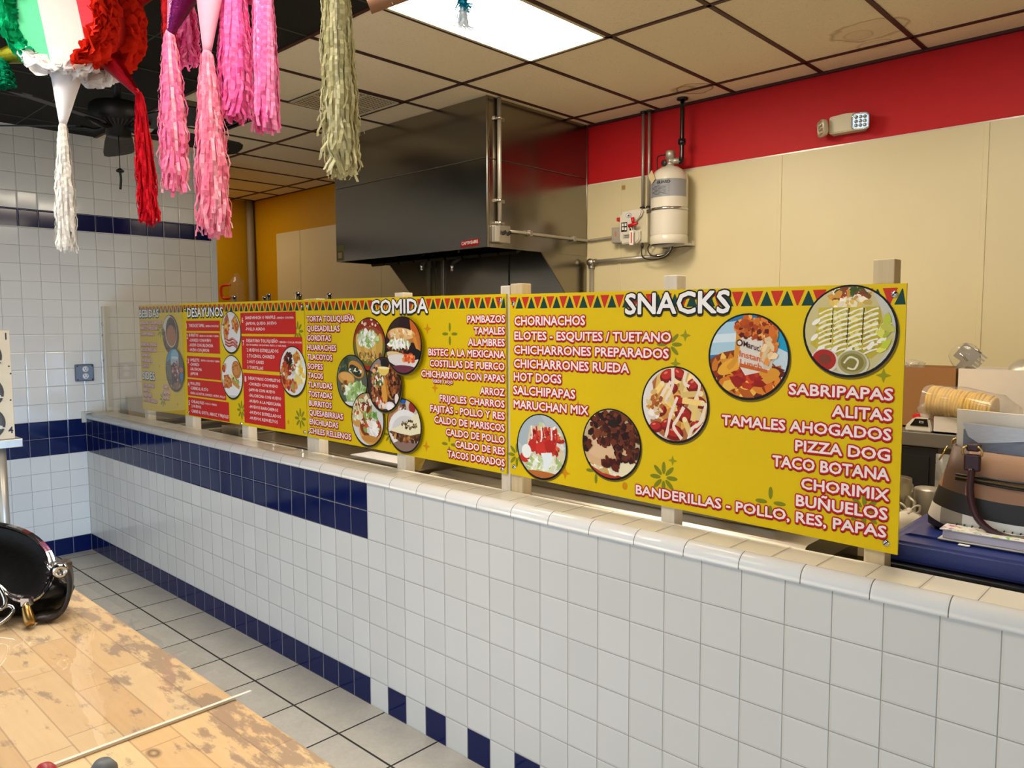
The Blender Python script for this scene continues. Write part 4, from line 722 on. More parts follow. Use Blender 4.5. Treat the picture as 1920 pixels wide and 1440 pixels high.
bm = NB(); prism(bm, [(-2.6, 18.0), (-2.4, 17.72), (-1.5, 17.72), (-1.3, 17.9), (-1.3, 18.35), (-1.75, 18.4), (-1.75, 18.75), (-1.55, 18.95), (-1.25, 19.1), (-1.15, 19.35), (-1.3, 19.5), (-2.4, 19.42), (-2.6, 19.2)], 18.55, 18.76); bmesh.ops.bevel(bm, geom=[e for e in bm.edges if all(abs(v.co.y - 18.55) < .01 for v in e.verts)], offset=.06, segments=2, affect='EDGES'); obj('cover', bm, M_white, t)
P = Print(18.545); P.poly(ell(-2.0, 19.2, .19, .14, 20), '#8f9aa8', 0); P.poly(ell(-2.0, 19.2, .15, .1, 20), '#dfe0e4', .004); P.poly([(-2.06, 19.14), (-1.98, 19.14), (-1.98, 19.26), (-2.06, 19.22)], '#20242c', .008); P.poly([(-1.96, 19.12), (-1.88, 19.16), (-1.9, 19.28), (-1.96, 19.22)], '#b03038', .008)
P.poly(rect(-2.28, 18.62, .19, .25), '#1a1714', 0)
for dx, dz in ((-.09, .12), (.09, .12), (-.08, -.08), (.09, -.1)): P.poly(rect(-2.28 + dx, 18.62 + dz, .06, .07), '#e5e0d8', .004)
P.poly([(-1.94, 18.35), (-1.76, 18.35), (-1.78, 18.7), (-1.88, 18.8), (-1.94, 18.65)], '#3a332c', 0); P.poly(rect(-2.02, 18.12, .34, .12), '#a9a79f', 0)
for z in (18.17, 18.08): P.poly(rect(-2.0, z, .26, .018), '#4c4a46', .004)
P.done('warning_labels', t)
bm = NB(); tube(bm, [(-1.85, 18.35, 18.62), (-1.3, 18.35, 18.72)], [.1, .07], 8); tube(bm, [(-1.6, 18.4, 18.7), (-1.62, 18.35, 19.05)], [.07, .1], 8); obj('pull_handle', bm, M_red, t)
bm = NB(); box(bm, -2.9, -2.62, 18.7, 18.95, 18.98, 19.18, bev=.03); obj('red_tab', bm, M_red, t)
bm = NB(); tube(bm, [(-1.75, 18.38, 18.55), (-1.65, 18.32, 18.45), (-1.7, 18.4, 18.35)], .03, 6); obox(bm, (-1.68, 18.36, 18.0), (1, 0, 0), (0, 1, 0), (0, 0, 1), .13, .012, .38); obj('inspection_tag', bm, mat('tag_white', '#e0d9cd', .6), t)
P = Print(18.345); P.poly(rect(-1.68, 18.0, .035, .28), '#b8434c', 0); P.done('tag_stripe', t)
t = thing('junction_box', 'small grey metal junction box on the left side of the release box', 'electrical box', (-2.95, 19, 17.9))
bm = NB(); box(bm, -3.25, -2.64, 18.75, 19.28, 17.85, 18.68, bev=.02); obj('box', bm, M_galv, t)
bm = NB(); box(bm, -3.0, -2.94, 18.73, 18.76, 18.2, 18.45); obj('indicator', bm, mat('orange_mark', '#c2682e', .5), t)
bm = NB()
for x, lab in ((-1.5, 'left one of two thin metal conduits rising from the release box to the ceiling'), (-1.12, 'right one of two thin metal conduits rising from the release box to the ceiling')):
    bm = NB(); cyl(bm, (x, 19.1, 19.5), (x, 19.1, H), .075, seg=12); t = thing('conduit', lab, 'conduit', (x, 19.1, 19.5), 'conduits rising from the release box'); obj('pipe', bm, M_galv, t)
    bm = NB(); lathe(bm, (x, 19.1, 19.48), [(.09, 0), (.15, 0), (.15, .16), (.09, .18)], 10); lathe(bm, (x, 19.1, H - .15), [(.09, 0), (.17, .02), (.17, .12)], 10); obj('coupling', bm, M_black, t)
bm.free() if False else None
t = thing('conduit', 'lower metal conduit that runs left below the release box and turns down at the hood', 'conduit', (-3, 19.15, 17))
bm = NB(); tube(bm, smooth_pts([(.45, 18.9, 17.45), (.3, 18.95, 17.35), (.2, 19.0, 17.2), (-.1, 19.1, 17.05), (-.6, 19.14, 17.0)], 4), .13, 10); obj('flexible_hose', bm, M_chrome, t)
bm = NB(); tube(bm, [(-.6, 19.14, 17.0), (-4.7, 19.14, 16.95)], .12, 12); tube(bm, [(-4.9, 19.14, 16.75), (-4.9, 19.14, 6)], .12, 12); obj('pipe', bm, M_galv, t)
bm = NB(); tube(bm, smooth_pts([(-4.55, 19.14, 16.95), (-4.8, 19.14, 16.93), (-4.9, 19.14, 16.85), (-4.9, 19.14, 16.6)], 5), .17, 12); lathe(bm, (-4.9, 19.05, 16.93), [(0, .13), (.2, .13), (.22, .05), (.22, 0)], 14, 0, (0, -1, 0)); obj('elbow', bm, M_steel_b, t)
t = thing('black_cable', 'thin black cable looping between the release box and the white cylinder', 'cable', (-.6, 18.8, 17))
bm = NB(); tube(bm, smooth_pts([(-1.3, 18.8, 17.75), (-1.3, 18.75, 17.3), (-1.15, 18.7, 16.95), (-.5, 18.65, 16.8), (.3, 18.65, 16.95), (.65, 18.7, 17.45)], 8), .035, 7); tube(bm, smooth_pts([(-.3, 18.9, 17.75), (-.75, 18.85, 17.7), (-.95, 18.8, 17.4), (-.7, 18.75, 17.05), (-.2, 18.8, 16.95)], 8), .035, 7); obj('cable', bm, M_black, t)
bm = NB(); lathe(bm, (-1.3, 18.8, 17.45), [(0, 0), (.06, 0), (.09, .1), (.06, .25), (0, .28)], 10); obj('plug', bm, M_black, t)
P = Print(19.294); P.poly(rect(-2.88, 20.85, .14, .13), '#b59a5c', 0); P.poly(rect(-2.88, 20.85, .1, .09), '#a08546', .003); P.done('wall_sticker', None); o = bpy.data.objects['wall_sticker']; o['label'] = 'tiny square tan sticker on the cream wall left of the two thin conduits'; o['category'] = 'sticker'
# ------------------------------------------------------------------ emergency light
t = thing('emergency_light', 'off-white twin-head emergency light on the red wall band', 'emergency light', (8.9, 19.2, 21.6))
bm = NB(); prism(bm, [(8.3, 21.72), (9.75, 21.72), (9.75, 22.42), (9.0, 22.5), (8.3, 22.45)], 18.85, 19.4); bmesh.ops.bevel(bm, geom=list(bm.edges), offset=.04, segments=2, affect='EDGES'); obj('housing', bm, M_offw, t)
def lamp_head(c, d, m_lens):
    bm = NB(); d = Vector(d).normalized(); a = Vector((-d.y, d.x, 0)).normalized(); u = a.cross(d); u = u if u.z > 0 else -u
    lo = []
    for k, (r, h) in enumerate(((.2, -.2), (.34, -.12), (.36, .05))):
        lo.append([Vector(c) + d * h + a * r * sgn(math.cos(q)) * abs(math.cos(q)) ** .45 + u * r * sgn(math.sin(q)) * abs(math.sin(q)) ** .45 for q in [2 * PI * i / 24 for i in range(24)]])
    loft(bm, lo, 0, cap0=True); h = obj('lamp_head', bm, M_offw, t)
    bm = NB()
    lo = [[Vector(c) + d * h_ + a * r * sgn(math.cos(q)) * abs(math.cos(q)) ** .45 + u * r * sgn(math.sin(q)) * abs(math.sin(q)) ** .45 for q in [2 * PI * i / 24 for i in range(24)]] for r, h_ in ((.36, .05), (.33, .1), (.3, .1), (.29, .04))]
    loft(bm, lo, 0, cap1=True)
    for i in range(3):
        for j in range(3): lathe(bm, Vector(c) + d * .05 + a * (i - 1) * .17 + u * (j - 1) * .17, [(.08, 0), (.06, .04), (0, .06)], 8, 0, d)
    obj('lens', bm, m_lens, h)
def sgn(x): return -1 if x < 0 else 1
M_lens = mat('reflector_lens', '#c9d0d4', .08, .9)
lamp_head((9.72, 18.62, 22.0), (.35, -1, -.2), M_lens); lamp_head((8.05, 18.75, 22.0), (-.75, -.65, -.1), mat('frosted_lens', '#b5a78c', .25, .2))
# ------------------------------------------------------------------ left wall outlet
t = thing('wall_outlet', 'grey square double outlet on the white tiled wall beside the counter end', 'outlet', (-28, 0, 10.2))
bm = NB(); box(bm, -28, -27.78, -.5, .5, 10.22, 11.22, bev=.05); obj('cover_plate', bm, mat('grey_metal_plate', '#6a6f78', .4, .6), t)
for z in (10.93, 10.52):
    bm = NB(); lathe(bm, (-27.8, .03, z), [(.17, 0), (.17, .04), (.15, .05), (0, .05)], 20, 0, (1, 0, 0))
    for y in (-.05, .09): box(bm, -27.76, -27.745, y, y + .025, z - .01, z + .09, 1)
    lathe(bm, (-27.76, .03, z - .08), [(.03, 0), (.03, .015), (0, .015)], 8, 1, (1, 0, 0)); obj('receptacle', bm, [mat('outlet_white', '#dcdcd8', .4), M_black], t)
bm = NB()
for y in (-.4, .4):
    for z in (10.32, 11.12): lathe(bm, (-27.79, y, z), [(.05, 0), (.04, .03), (0, .03)], 8, 0, (1, 0, 0))
obj('screw', bm, M_black, t)
# ------------------------------------------------------------------ stainless side table with the cup dispenser
t = thing('steel_side_table', 'stainless steel table against the left edge under the cup dispenser', 'table', (-22, -7.4, 0))
bm = NB(); box(bm, -24.0, -20.0, -10.5, -5.31, 7.76, 8.16, bev=.03); obj('tabletop', bm, M_steel_b, t)
for x in (-20.6, -23.5):
    for y in (-6.12, -9.9):
        bm = NB(); cyl(bm, (x, y, .15), (x, y, 7.77), .24, seg=16); lathe(bm, (x, y, 0), [(.12, 0), (.2, .1), (.24, .2)], 12); obj('leg', bm, M_galv, t)
t = thing('cup_dispenser', 'cream panel of round dark grey cup holders standing on the stainless table', 'cup dispenser', (-20.9, -7.1, 8.16))
bm = NB(); box(bm, -21.8, -20.3, -8.9, -5.55, 8.16, 13.3, bev=.03); obj('cabinet', bm, mat('cream_panel', '#d9cbae', .55), t)
M_gask = mat('grey_rubber', '#4f5154', .6)
for y in (-6.72, -8.2):
    for z in (12.1, 10.4, 8.98 - .02):
        bm = NB(); zz = z; lathe(bm, (-20.32, y, zz), [(.78, 0), (.8, .06), (.74, .14), (.45, .17), (.42, .05), (.4, -.3)], 32, 0, (1, 0, 0)); h = obj('cup_holder_ring', bm, M_gask, t)
        bm = NB(); lathe(bm, (-20.28, y, zz), [(.44, 0), (.42, .02), (0, .02)], 24, 0, (1, 0, 0)); lathe(bm, (-20.27, y, zz), [(.3, .01), (.32, .06), (.27, .08), (.25, .02)], 24, 0, (1, 0, 0)); obj('dark_hollow', bm, M_black, h)  # black disc on the solid cabinet stands for the shaded hollow
        bm = NB(); obox(bm, (-20.13, y + .5, zz - .18), (0, 1, -.25), (1, 0, 0), (0, .25, 1), .12, .03, .08); obox(bm, (-20.13, y + .68, zz - .24), (0, 1, -.3), (1, 0, 0), (0, .25, 1), .1, .01, .035); obj('lever_tab', bm, M_white, h)
bm = NB()
for y, z, s in ((-5.72, 12.98, '1'), (-5.72, 8.55, '4')):
    vs, fs = glyphs(s, .03); vv = [bm.verts.new((-20.295, y - .1 + a * .3, z - .12 + b_ * .32)) for a, b_ in vs]
    for f in fs:
        try: bm.faces.new([vv[i] for i in f])
        except ValueError: pass
for y, z in ((-5.66, 11.6), (-5.66, 10.0), (-5.6, 11.25)): lathe(bm, (-20.3, y, z), [(.04, 0), (.03, .03), (0, .03)], 8, 0, (1, 0, 0))
obj('number_marks', bm, M_black, t)
# ------------------------------------------------------------------ ceiling fan
FX, FY = -12.9, -3.0
t = thing('ceiling_fan', 'black ceiling fan with bare motor hanging from the dark ceiling', 'fan', (FX, FY, 21.0))
M_fan = mat('fan_black', '#0b0a0a', .45, spec=.3)
bm = NB(); cyl(bm, (FX, FY, 22.7), (FX, FY, H), .16, seg=14); lathe(bm, (FX, FY, H - .5), [(.2, 0), (.6, .3), (.65, .5)], 24); obj('downrod', bm, M_fan, t)
bm = NB(); lathe(bm, (FX, FY, 0), [(0, 22.85), (.4, 22.85), (.95, 22.75), (1.1, 22.62), (1.12, 22.1), (1.05, 21.98), (.75, 21.85), (.5, 21.75), (.48, 21.4), (0, 21.38)], 40); obj('motor', bm, M_fan, t)
bm = NB()
for k in range(36):
    a = 2 * PI * k / 36; obox(bm, (FX + .8 * math.cos(a), FY + .8 * math.sin(a), 21.88), (math.cos(a), math.sin(a), .35), (-math.sin(a), math.cos(a), 0), (-.3 * math.cos(a), -.3 * math.sin(a), 1), .22, .03, .03)
obj('cooling_ribs', bm, mat('fan_rib', '#2c2a28', .4), t)
for k in range(5):
    a = math.radians(160 + 72 * k); d = Vector((math.cos(a), math.sin(a), -.03)); n = Vector((-math.sin(a), math.cos(a), -.24)).normalized(); c = Vector((FX, FY, 21.85))
    bm = NB(); w = d.cross(n).normalized(); lo = []
    for u, hw in ((1.35, .35), (1.5, .5), (2.4, .58), (4.4, .68), (5.0, .66), (5.25, .5), (5.35, .2)):
        lo.append([c + d * u + n * hw + w * .03, c + d * u - n * hw + w * .03, c + d * u - n * hw - w * .03, c + d * u + n * hw - w * .03])
    loft(bm, lo, cap0=True, cap1=True, smooth=False); bl = obj('blade', bm, M_fan, t)
    bm = NB(); tube(bm, smooth_pts([c + d * .5 + Vector((0, 0, -.05)), c + d * .9 + Vector((0, 0, -.18)), c + d * 1.3 + Vector((0, 0, -.1)), c + d * 1.9 + Vector((0, 0, -.06))], 4), .1, 8); obj('blade_iron', bm, M_fan, bl)
bm = NB(); tube(bm, [(FX + .25, FY - .1, 21.4), (FX + .25, FY - .1, 20.05)], .018, 6); lathe(bm, (FX + .25, FY - .1, 19.85), [(0, 0), (.15, .06), (.16, .12), (.05, .2), (0, .22)], 14); tube(bm, smooth_pts([(FX + .25, FY - .1, 19.9), (FX + .32, FY - .1, 19.6), (FX + .2, FY - .1, 19.2)], 4), .05, 6); obj('pull_chain', bm, M_fan, t)
# ------------------------------------------------------------------ kitchen equipment behind the counter
t = thing('griddle_bench', 'long stainless worktop with rounded front edge behind the SNACKS board', 'worktop', (7.5, 3.5, 0))
bm = NB(); pr = [(2.2, 7.55)] + [(2.45 + .33 * math.cos(a), 7.83 + .3 * math.sin(a)) for a in [PI * 1.25 - i * PI * .75 / 8 for i in range(9)]] + [(3.3, 8.13), (6.5, 8.13), (6.5, 7.5)]; prism(bm, pr, .7, 14.5, axis='x')
for f in bm.faces: f.smooth = False
obj('worktop', bm, M_steel_b, t)
bm = NB(); box(bm, .9, 14.3, 3.0, 6.4, 1.0, 7.55); obj('body', bm, M_steel, t)
bm = NB(); box(bm, .9, 13.35, 3.15, 6.4, 8.13, 8.95, bev=.03); obj('raised_back', bm, M_steel, t)
for x in (1.2, 13.9):
    for y in (3.3, 6.1):
        bm = NB(); cyl(bm, (x, y, 0), (x, y, 1.0), .2, seg=12); obj('leg', bm, M_black, t)
t = thing('steel_pass_shelf', 'narrow stainless pass shelf behind the COMIDA board', 'shelf', (-6, 2.6, 0))
bm = NB(); box(bm, -12.6, .35, 2.05, 3.7, 7.98, 8.2, bev=.02); obj('shelf', bm, M_steel_b, t)
bm = NB(); box(bm, -12.6, .35, 3.7, 3.85, 8.2, 8.75); obj('back_rail', bm, M_steel, t)
bm = NB(); prism(bm, [(2.0, 8.2), (3.7, 8.2), (3.7, 8.7), (2.3, 8.7)], -.6, .5, axis='x'); obj('end_trough', bm, M_steel_b, t)
bm = NB(); box(bm, -4.2, -.7, 2.25, 3.3, 8.2, 8.24, bev=.01); obj('white_board', bm, mat('pale_tray', '#d9dbe4', .3), t, 'pale flat board on the shelf')
for x in (-12.2, -6.2, .0):
    for y in (2.4, 3.4):
        bm = NB(); cyl(bm, (x, y, 0), (x, y, 7.98), .18, seg=10); obj('leg', bm, M_galv, t)
bm = NB(); box(bm, -12.4, .2, 2.2, 3.6, 2.0, 2.15); obj('lower_shelf', bm, M_steel, t)
t = thing('steam_table', 'stainless steam table with open wells behind the BEBIDAS board', 'steam table', (-20, 4, 0))
bm = NB(); box(bm, -27.0, -13.2, 2.0, 6.4, 1.2, 7.5, bev=.03); obj('body', bm, M_steel, t)
bm = NB()
for x in (-27, -23.6, -20.2, -16.8, -13.5): box(bm, x, x + .3, 2.0, 6.4, 7.5, 7.7, bev=.02)
box(bm, -27, -13.2, 2.0, 2.3, 7.5, 7.7, bev=.02); box(bm, -27, -13.2, 6.1, 6.4, 7.5, 7.7, bev=.02); obj('top_frame', bm, M_steel_b, t)
bm = NB()
for x in (-26.7, -23.3, -19.9, -16.5): box(bm, x + .05, x + 3.05, 2.35, 6.05, 7.5, 7.53)
obj('well', bm, M_black, t)
bm = NB(); box(bm, -27.2, -26.8, 2.0, 6.4, 7.7, 9.2, bev=.02); obj('end_panel', bm, M_galv, t)
bm = NB(); box(bm, -15.0, -13.3, 2.1, 2.2, 7.4, 8.5); box(bm, -15.0, -13.3, 2.2, 4.0, 8.42, 8.5); lathe(bm, (-13.5, 2.1, 7.75), [(.12, 0), (.1, .06), (0, .06)], 10, 0, (0, -1, 0)); obj('side_shield', bm, M_steel_b, t)
for x in (-26.6, -13.6):
    for y in (2.4, 6.0):
        bm = NB(); cyl(bm, (x, y, 0), (x, y, 1.2), .2, seg=10); obj('leg', bm, M_galv, t)
t = thing('wire_shelving', 'chrome wire shelving unit whose post tops show above the DESAYUNOS board', 'shelving', (-19, 6.9, 0))
for x in (-22.9, -18.8, -15.7):
    for y in (7.0, 9.0):
        bm = NB(); cyl(bm, (x, y, 0), (x, y, 15.2), .12, seg=10); lathe(bm, (x, y, 15.2), [(.14, 0), (.14, .06), (.08, .1), (0, .1)], 10); obj('post', bm, M_chrome, t)
for z in (4, 8.5, 12.0):
    bm = NB()
    for i in range(15): cyl(bm, (-22.9 + i * .514, 7.0, z), (-22.9 + i * .514, 9.0, z), .03, seg=6)
    for y in (7.0, 8.0, 9.0): cyl(bm, (-22.9, y, z - .05), (-15.7, y, z - .05), .05, seg=6)
    obj('wire_shelf', bm, M_chrome, t)
# jug on a wall shelf in the yellow corner
t = thing('wall_shelf', 'steel shelf on the yellow corner wall, behind the boards', 'shelf', (-41, 16, 13.4))
bm = NB(); box(bm, -43.48, -38.5, 14.8, 17.2, 13.3, 13.45, bev=.02); obj('board', bm, M_steel, t)
for x in (-43.0, -39.0):
    bm = NB(); cyl(bm, (x, 16, 0), (x, 16, 13.3), .18, seg=10); obj('leg', bm, M_steel, t)
M_clear = glassy('clear_plastic', (.95, .93, .86), .05, .05, 1.45)
t = thing('plastic_jug', 'tall clear ribbed plastic jug with a red handle against the yellow wall', 'jug', (-40.1, 16, 13.45))
bm = NB(); pf = [(.05, 13.46), (.6, 13.47)] + [(.62 + .05 * (i % 2), 13.6 + i * .22) for i in range(17)] + [(.5, 17.3), (.25, 17.6), (.25, 17.85)]
lathe(bm, (-40.1, 16, 0), pf, 24); obj('body', bm, M_clear, t)
bm = NB(); tube(bm, smooth_pts([(-40.6, 15.7, 16.9), (-41.2, 15.3, 16.85), (-41.35, 15.2, 16.4), (-41.2, 15.3, 15.8), (-40.6, 15.7, 15.8)], 5), .1, 8); obj('handle', bm, M_red, t)
# ------------------------------------------------------------------ right end: black freezer with blue lid, tote bag, notebook
t = thing('chest_freezer', 'black box with a blue plastic lid behind the right end of the counter', 'chest', (20, 3.5, 0))
bm = NB(); box(bm, 16.2, 24.5, 1.78, 5.6, 0, 8.28, bev=.06); obj('body', bm, M_blackg, t)
bm = NB(); box(bm, 16.2, 24.5, 1.755, 1.78, 8.1, 8.14); obj('edge_line', bm, M_chrome, t)
M_blue = mat('blue_plastic', '#1b2a6b', .32, var=.05, bump=.05)
bm = NB(); prism(bm, [(16.15, 8.3), (24.6, 8.3), (24.6, 8.75), (16.5, 8.75), (16.25, 8.66), (16.15, 8.5)], 1.95, 5.4); bmesh.ops.bevel(bm, geom=list(bm.edges), offset=.07, segments=3, affect='EDGES'); obj('lid', bm, M_blue, t)
bm = NB(); prism(bm, [(16.5, 8.72), (24.5, 8.72), (24.5, 8.80), (16.7, 8.80)], 2.6, 5.1); obj('lid_panel', bm, M_blue, t)
# tote bag
def tote_mat():
    m, n, b = newmat('plaid_leather'); P = n.pos(); x, z = P[0], P[2]
    zz = n.m('SUBTRACT', z, n.m('MULTIPLY', n.m('POWER', n.m('SUBTRACT', x, 18.6), 2.0), .075))   # bands sag toward the middle
    up = n.ramp(n.m('DIVIDE', n.m('SUBTRACT', x, 16.5), 4.0), [(0, lin('#94694a')), (.15, lin('#543b2d')), (.275, lin('#9a7253')), (.8, lin('#543b2d'))], True)
    lo = n.ramp(n.m('DIVIDE', n.m('SUBTRACT', x, 16.5), 4.0), [(0, lin('#cfc9bd')), (.16, lin('#8e8a80')), (.27, lin('#dbdcdc')), (.8, lin('#8e8a80'))], True)
    c = n.mix(n.m('GREATER_THAN', zz, 9.62), n.mix(n.m('GREATER_THAN', zz, 9.2), lo, lin('#151210')), up)
    corner = n.m('LESS_THAN', n.m('ADD', n.m('MULTIPLY', n.m('SUBTRACT', x, 16.8), .35), z), 9.12)
    n.put(b.inputs['Base Color'], n.mix(corner, c, lin('#1b1715'))); b.inputs['Roughness'].default_value = .5
    bp = n.n('ShaderNodeBump'); bp.inputs['Strength'].default_value = .1; bp.inputs['Distance'].default_value = .003; n.put(bp.inputs['Height'], n.noise(30, 3, n.vec)); n.t.links.new(bp.outputs[0], b.inputs['Normal'])
    return m
t = thing('tote_bag', 'tan and black plaid tote bag with burgundy handles on the blue lid', 'handbag', (18.7, 3.6, 8.8))
bm = NB(); lo = []
for z, hx, hy, cy in ((8.82, 1.72, .62, 3.65), (8.9, 1.86, .7, 3.65), (9.1, 1.86, .7, 3.62), (9.6, 1.72, .62, 3.6), (10.2, 1.53, .48, 3.6), (10.72, 1.42, .36, 3.6)):
    l = []
    for i in range(40):
        a = 2 * PI * i / 40; sx, sy = sgn(math.cos(a)) * abs(math.cos(a)) ** .4, sgn(math.sin(a)) * abs(math.sin(a)) ** .6
        l.append((18.68 + hx * sx, cy + hy * sy, z - (.10 * (1 - sx * sx) if z > 10.5 else 0)))
    lo.append(l)
inner = [[(18.68 + (x - 18.68) * .96, 3.6 + (y - 3.6) * .85, z) for x, y, z in lo[-1]], [(18.68 + (x - 18.68) * .9, 3.6 + (y - 3.6) * .8, 9.3) for x, y, z in lo[-1]]]
loft(bm, lo + inner, cap0=True, cap1=True); obj('body', bm, tote_mat(), t)
M_burg = mat('burgundy_leather', '#34111c', .38)
M_gold = mat('gold_metal', '#c9a86a', .25, 1)
bm = NB(); tube(bm, [(17.45, 3.02, 10.08), (18.0, 3.0, 10.05), (19.0, 2.98, 10.0), (20.1, 3.02, 10.0)], .03, 6); obj('pocket_zip', bm, mat('dull_brass_zip', '#5a4a2c', .5, .5), t)
bm = NB(); tube(bm, [(17.45, 3.03, 10.13), (18.5, 3.0, 10.1), (20.1, 3.02, 10.06)], .03, 6); tube(bm, [(17.45, 3.03, 10.03), (18.5, 3.0, 9.96), (20.1, 3.02, 9.93)], .03, 6); obj('zip_border', bm, M_black, t)
for yy, xs in ((2.98, (17.78, 19.55)), (4.15, (17.3, 19.7))):
    bm = NB()
    x0, x1 = xs; s_ = -1 if yy < 3.5 else 1
    if s_ < 0: tube(bm, smooth_pts([(x0, yy - .05, 10.3), (x0 + .02, yy - .18, 9.8), (x0 + .2, yy - .3, 9.3), (x0 + .6, yy - .34, 9.02), (x0 + 1.15, yy - .34, 9.02), (x1 - .15, yy - .28, 9.4), (x1, yy - .05, 10.3)], 6), .075, 12)
    else: tube(bm, smooth_pts([(x0, yy, 10.6), (x0 - .05, yy + .3, 10.8), (x0 + .3, yy + .55, 10.85), ((x0 + x1) / 2, yy + .6, 10.75), (x1, yy, 10.6)], 6), .075, 12)
    h = obj('handle', bm, M_burg, t)
    for x in xs:
        bm = NB(); box(bm, x - .16, x + .16, yy - .09, yy + .05, 10.25, 10.62, bev=.04); box(bm, x - .13, x + .13, yy - .06, yy + .2, 10.68, 10.84, bev=.04); obj('handle_tab', bm, M_burg, h)
        bm = NB(); tube(bm, smooth_pts([(x - .17, yy - .06, 10.6), (x - .19, yy - .08, 10.72), (x - .1, yy - .06, 10.8)], 3), .025, 6); tube(bm, smooth_pts([(x + .17, yy - .06, 10.6), (x + .19, yy - .08, 10.72), (x + .1, yy - .06, 10.8)], 3), .025, 6); obj('ring', bm, M_gold, h)
bm = NB(); tube(bm, [(17.02, 3.4, 10.35), (17.17, 3.45, 10.68)], .018, 6); obj('side_clasp', bm, M_gold, t)
for ch in (t,): ch.location.y += .2 * S; ch.location.x -= .04 * S
# papers held by the tote
bm = NB(); prism(bm, [(17.27, 10.3), (20.3, 10.1), (20.35, 11.42), (17.25, 11.52)], 3.82, 3.9); obj('white_folder', bm, mat('white_card', '#f0ebe0', .6, var=.03), None, 'white card folder standing up in the tote bag', 'folder')
bm = NB(); lo = []
for y in (3.6, 3.62): lo.append([(17.45, y, 10.4), (20.2, y, 10.3)] + [(20.25 - i * .2, y + .02 * math.sin(i * 1.7), 11.18 + .03 * math.sin(i * 1.1) - (.09 if i == 14 else 0)) for i in range(0, 15)])
loft(bm, lo, cap0=True, cap1=True, smooth=False); bp_ = obj('blue_paper', bm, paper('blue_grey_paper', '#8a93a6', .1), None, 'blue-grey paper with a pale torn top flap, sticking out of the tote bag', 'paper')
bm = NB(); up_ = [(17.43, 11.24), (18.0, 11.23), (18.6, 11.2), (19.3, 11.17), (20.25, 11.13)]; dn_ = [(17.55, 10.95), (17.75, 10.82), (18.1, 10.86), (18.6, 10.93), (19.0, 10.92), (19.4, 10.98), (20.25, 10.97)]
prism(bm, dn_ + up_[::-1], 3.57, 3.585); obj('torn_flap', bm, paper('pale_blue_paper', '#cfd8e8', .1), bp_, 'pale flap')
# spiral notebook
t = thing('spiral_notebook', 'spiral notebook with flecked white cover lying on the blue lid', 'notebook', (18.7, 2.75, 8.8))
def cover_mat():
    m, n, b = newmat('flecked_cover'); n.pos(); f = n.noise(7, 2, n.vec, .5); c = n.noise(3, 1, n.vec, .5, True); hs = n.n('ShaderNodeHueSaturation'); hs.inputs['Saturation'].default_value = 2.2; hs.inputs['Value'].default_value = .8; n.t.links.new(c, hs.inputs['Color'])
    n.put(b.inputs['Base Color'], n.mix(n.m('GREATER_THAN', f, .58), lin('#ded9d2'), hs.outputs[0])); b.inputs['Roughness'].default_value = .4
    return m
def skew(bm, ang, c):
    R_ = Matrix.Rotation(ang, 4, 'Z'); c = Vector(c)
    for v in bm.verts: v.co = R_ @ (v.co - c) + c
NC = (17.35, 2.6, 8.8)
bm = NB(); box(bm, 17.35, 20.3, 2.6, 3.1, 8.82, 8.99, bev=.01); obj('pages', bm, mat('page_block', '#b9b6c6', .7), t)
bm = NB(); box(bm, 17.3, 20.35, 2.55, 3.12, 9.0, 9.03, bev=.01); obj('front_cover', bm, cover_mat(), t)
bm = NB(); box(bm, 17.28, 20.35, 2.5, 3.12, 8.795, 8.82, bev=.01); obj('back_cover', bm, mat('grey_card', '#b5b2ab', .6), t)
bm = NB()
for i in range(20): tube(bm, [(17.5 + i * .15, 3.12 + .09 * math.cos(a), 8.93 + .13 * math.sin(a)) for a in [2 * PI * k / 10 for k in range(11)]], .014, 5)
obj('spiral_binding', bm, M_black, t)
bm = NB(); box(bm, 17.7, 17.92, 2.38, 2.48, 8.76, 8.785, bev=.01); obj('paper_slip', bm, mat('white_slip', '#d9d8d2', .6), None, 'tiny white slip on the blue lid in front of the notebook', 'slip')
# ------------------------------------------------------------------ back table with boxes
t = thing('back_table', 'grey steel table along the back wall carrying the boxes', 'table', (15.5, 15, 0))
bm = NB(); box(bm, 10.0, 20.5, 13.0, 16.6, 9.22, 9.72, bev=.04); obj('tabletop', bm, mat('dull_grey_steel', '#6a6459', .5, .3), t)
bm = NB(); box(bm, 10.2, 20.3, 13.4, 16.4, 2.2, 2.35); obj('undershelf', bm, M_steel, t)
for x in (10.5, 20.0):
    for y in (13.4, 16.2):
        bm = NB(); cyl(bm, (x, y, 0), (x, y, 9.22), .18, seg=10); obj('leg', bm, M_steel, t)
def carton(name, label, cat, x0, x1, y0, y1, z0, z1, m, th=.06):
    t = thing(name, label, cat, ((x0 + x1) / 2, (y0 + y1) / 2, z0))
    bm = NB(); box(bm, x0, x1, y0, y0 + th, z0, z1); box(bm, x0, x1, y1 - th, y1, z0, z1); box(bm, x0, x0 + th, y0 + th, y1 - th, z0, z1); box(bm, x1 - th, x1, y0 + th, y1 - th, z0, z1); box(bm, x0, x1, y0, y1, z0, z0 + th)
    obj('carton', bm, m, t); return t
M_card = mat('brown_cardboard', '#8f6336', .8, var=.07); M_wcard = mat('white_cardboard', '#d5cbbd', .7, var=.04)
carton('cardboard_box', 'open brown cardboard box on the back table', 'box', 12.72, 14.76, 14.12, 16.1, 9.73, 11.89, M_card)
t = carton('white_box', 'open white cardboard box right of the brown box on the back table', 'box', 14.84, 16.85, 14.1, 15.95, 9.73, 11.9, M_wcard)
M_bag = glassy('clear_bag', (.93, .92, .9), .12, .16, 1.4, (.85, .83, .78))
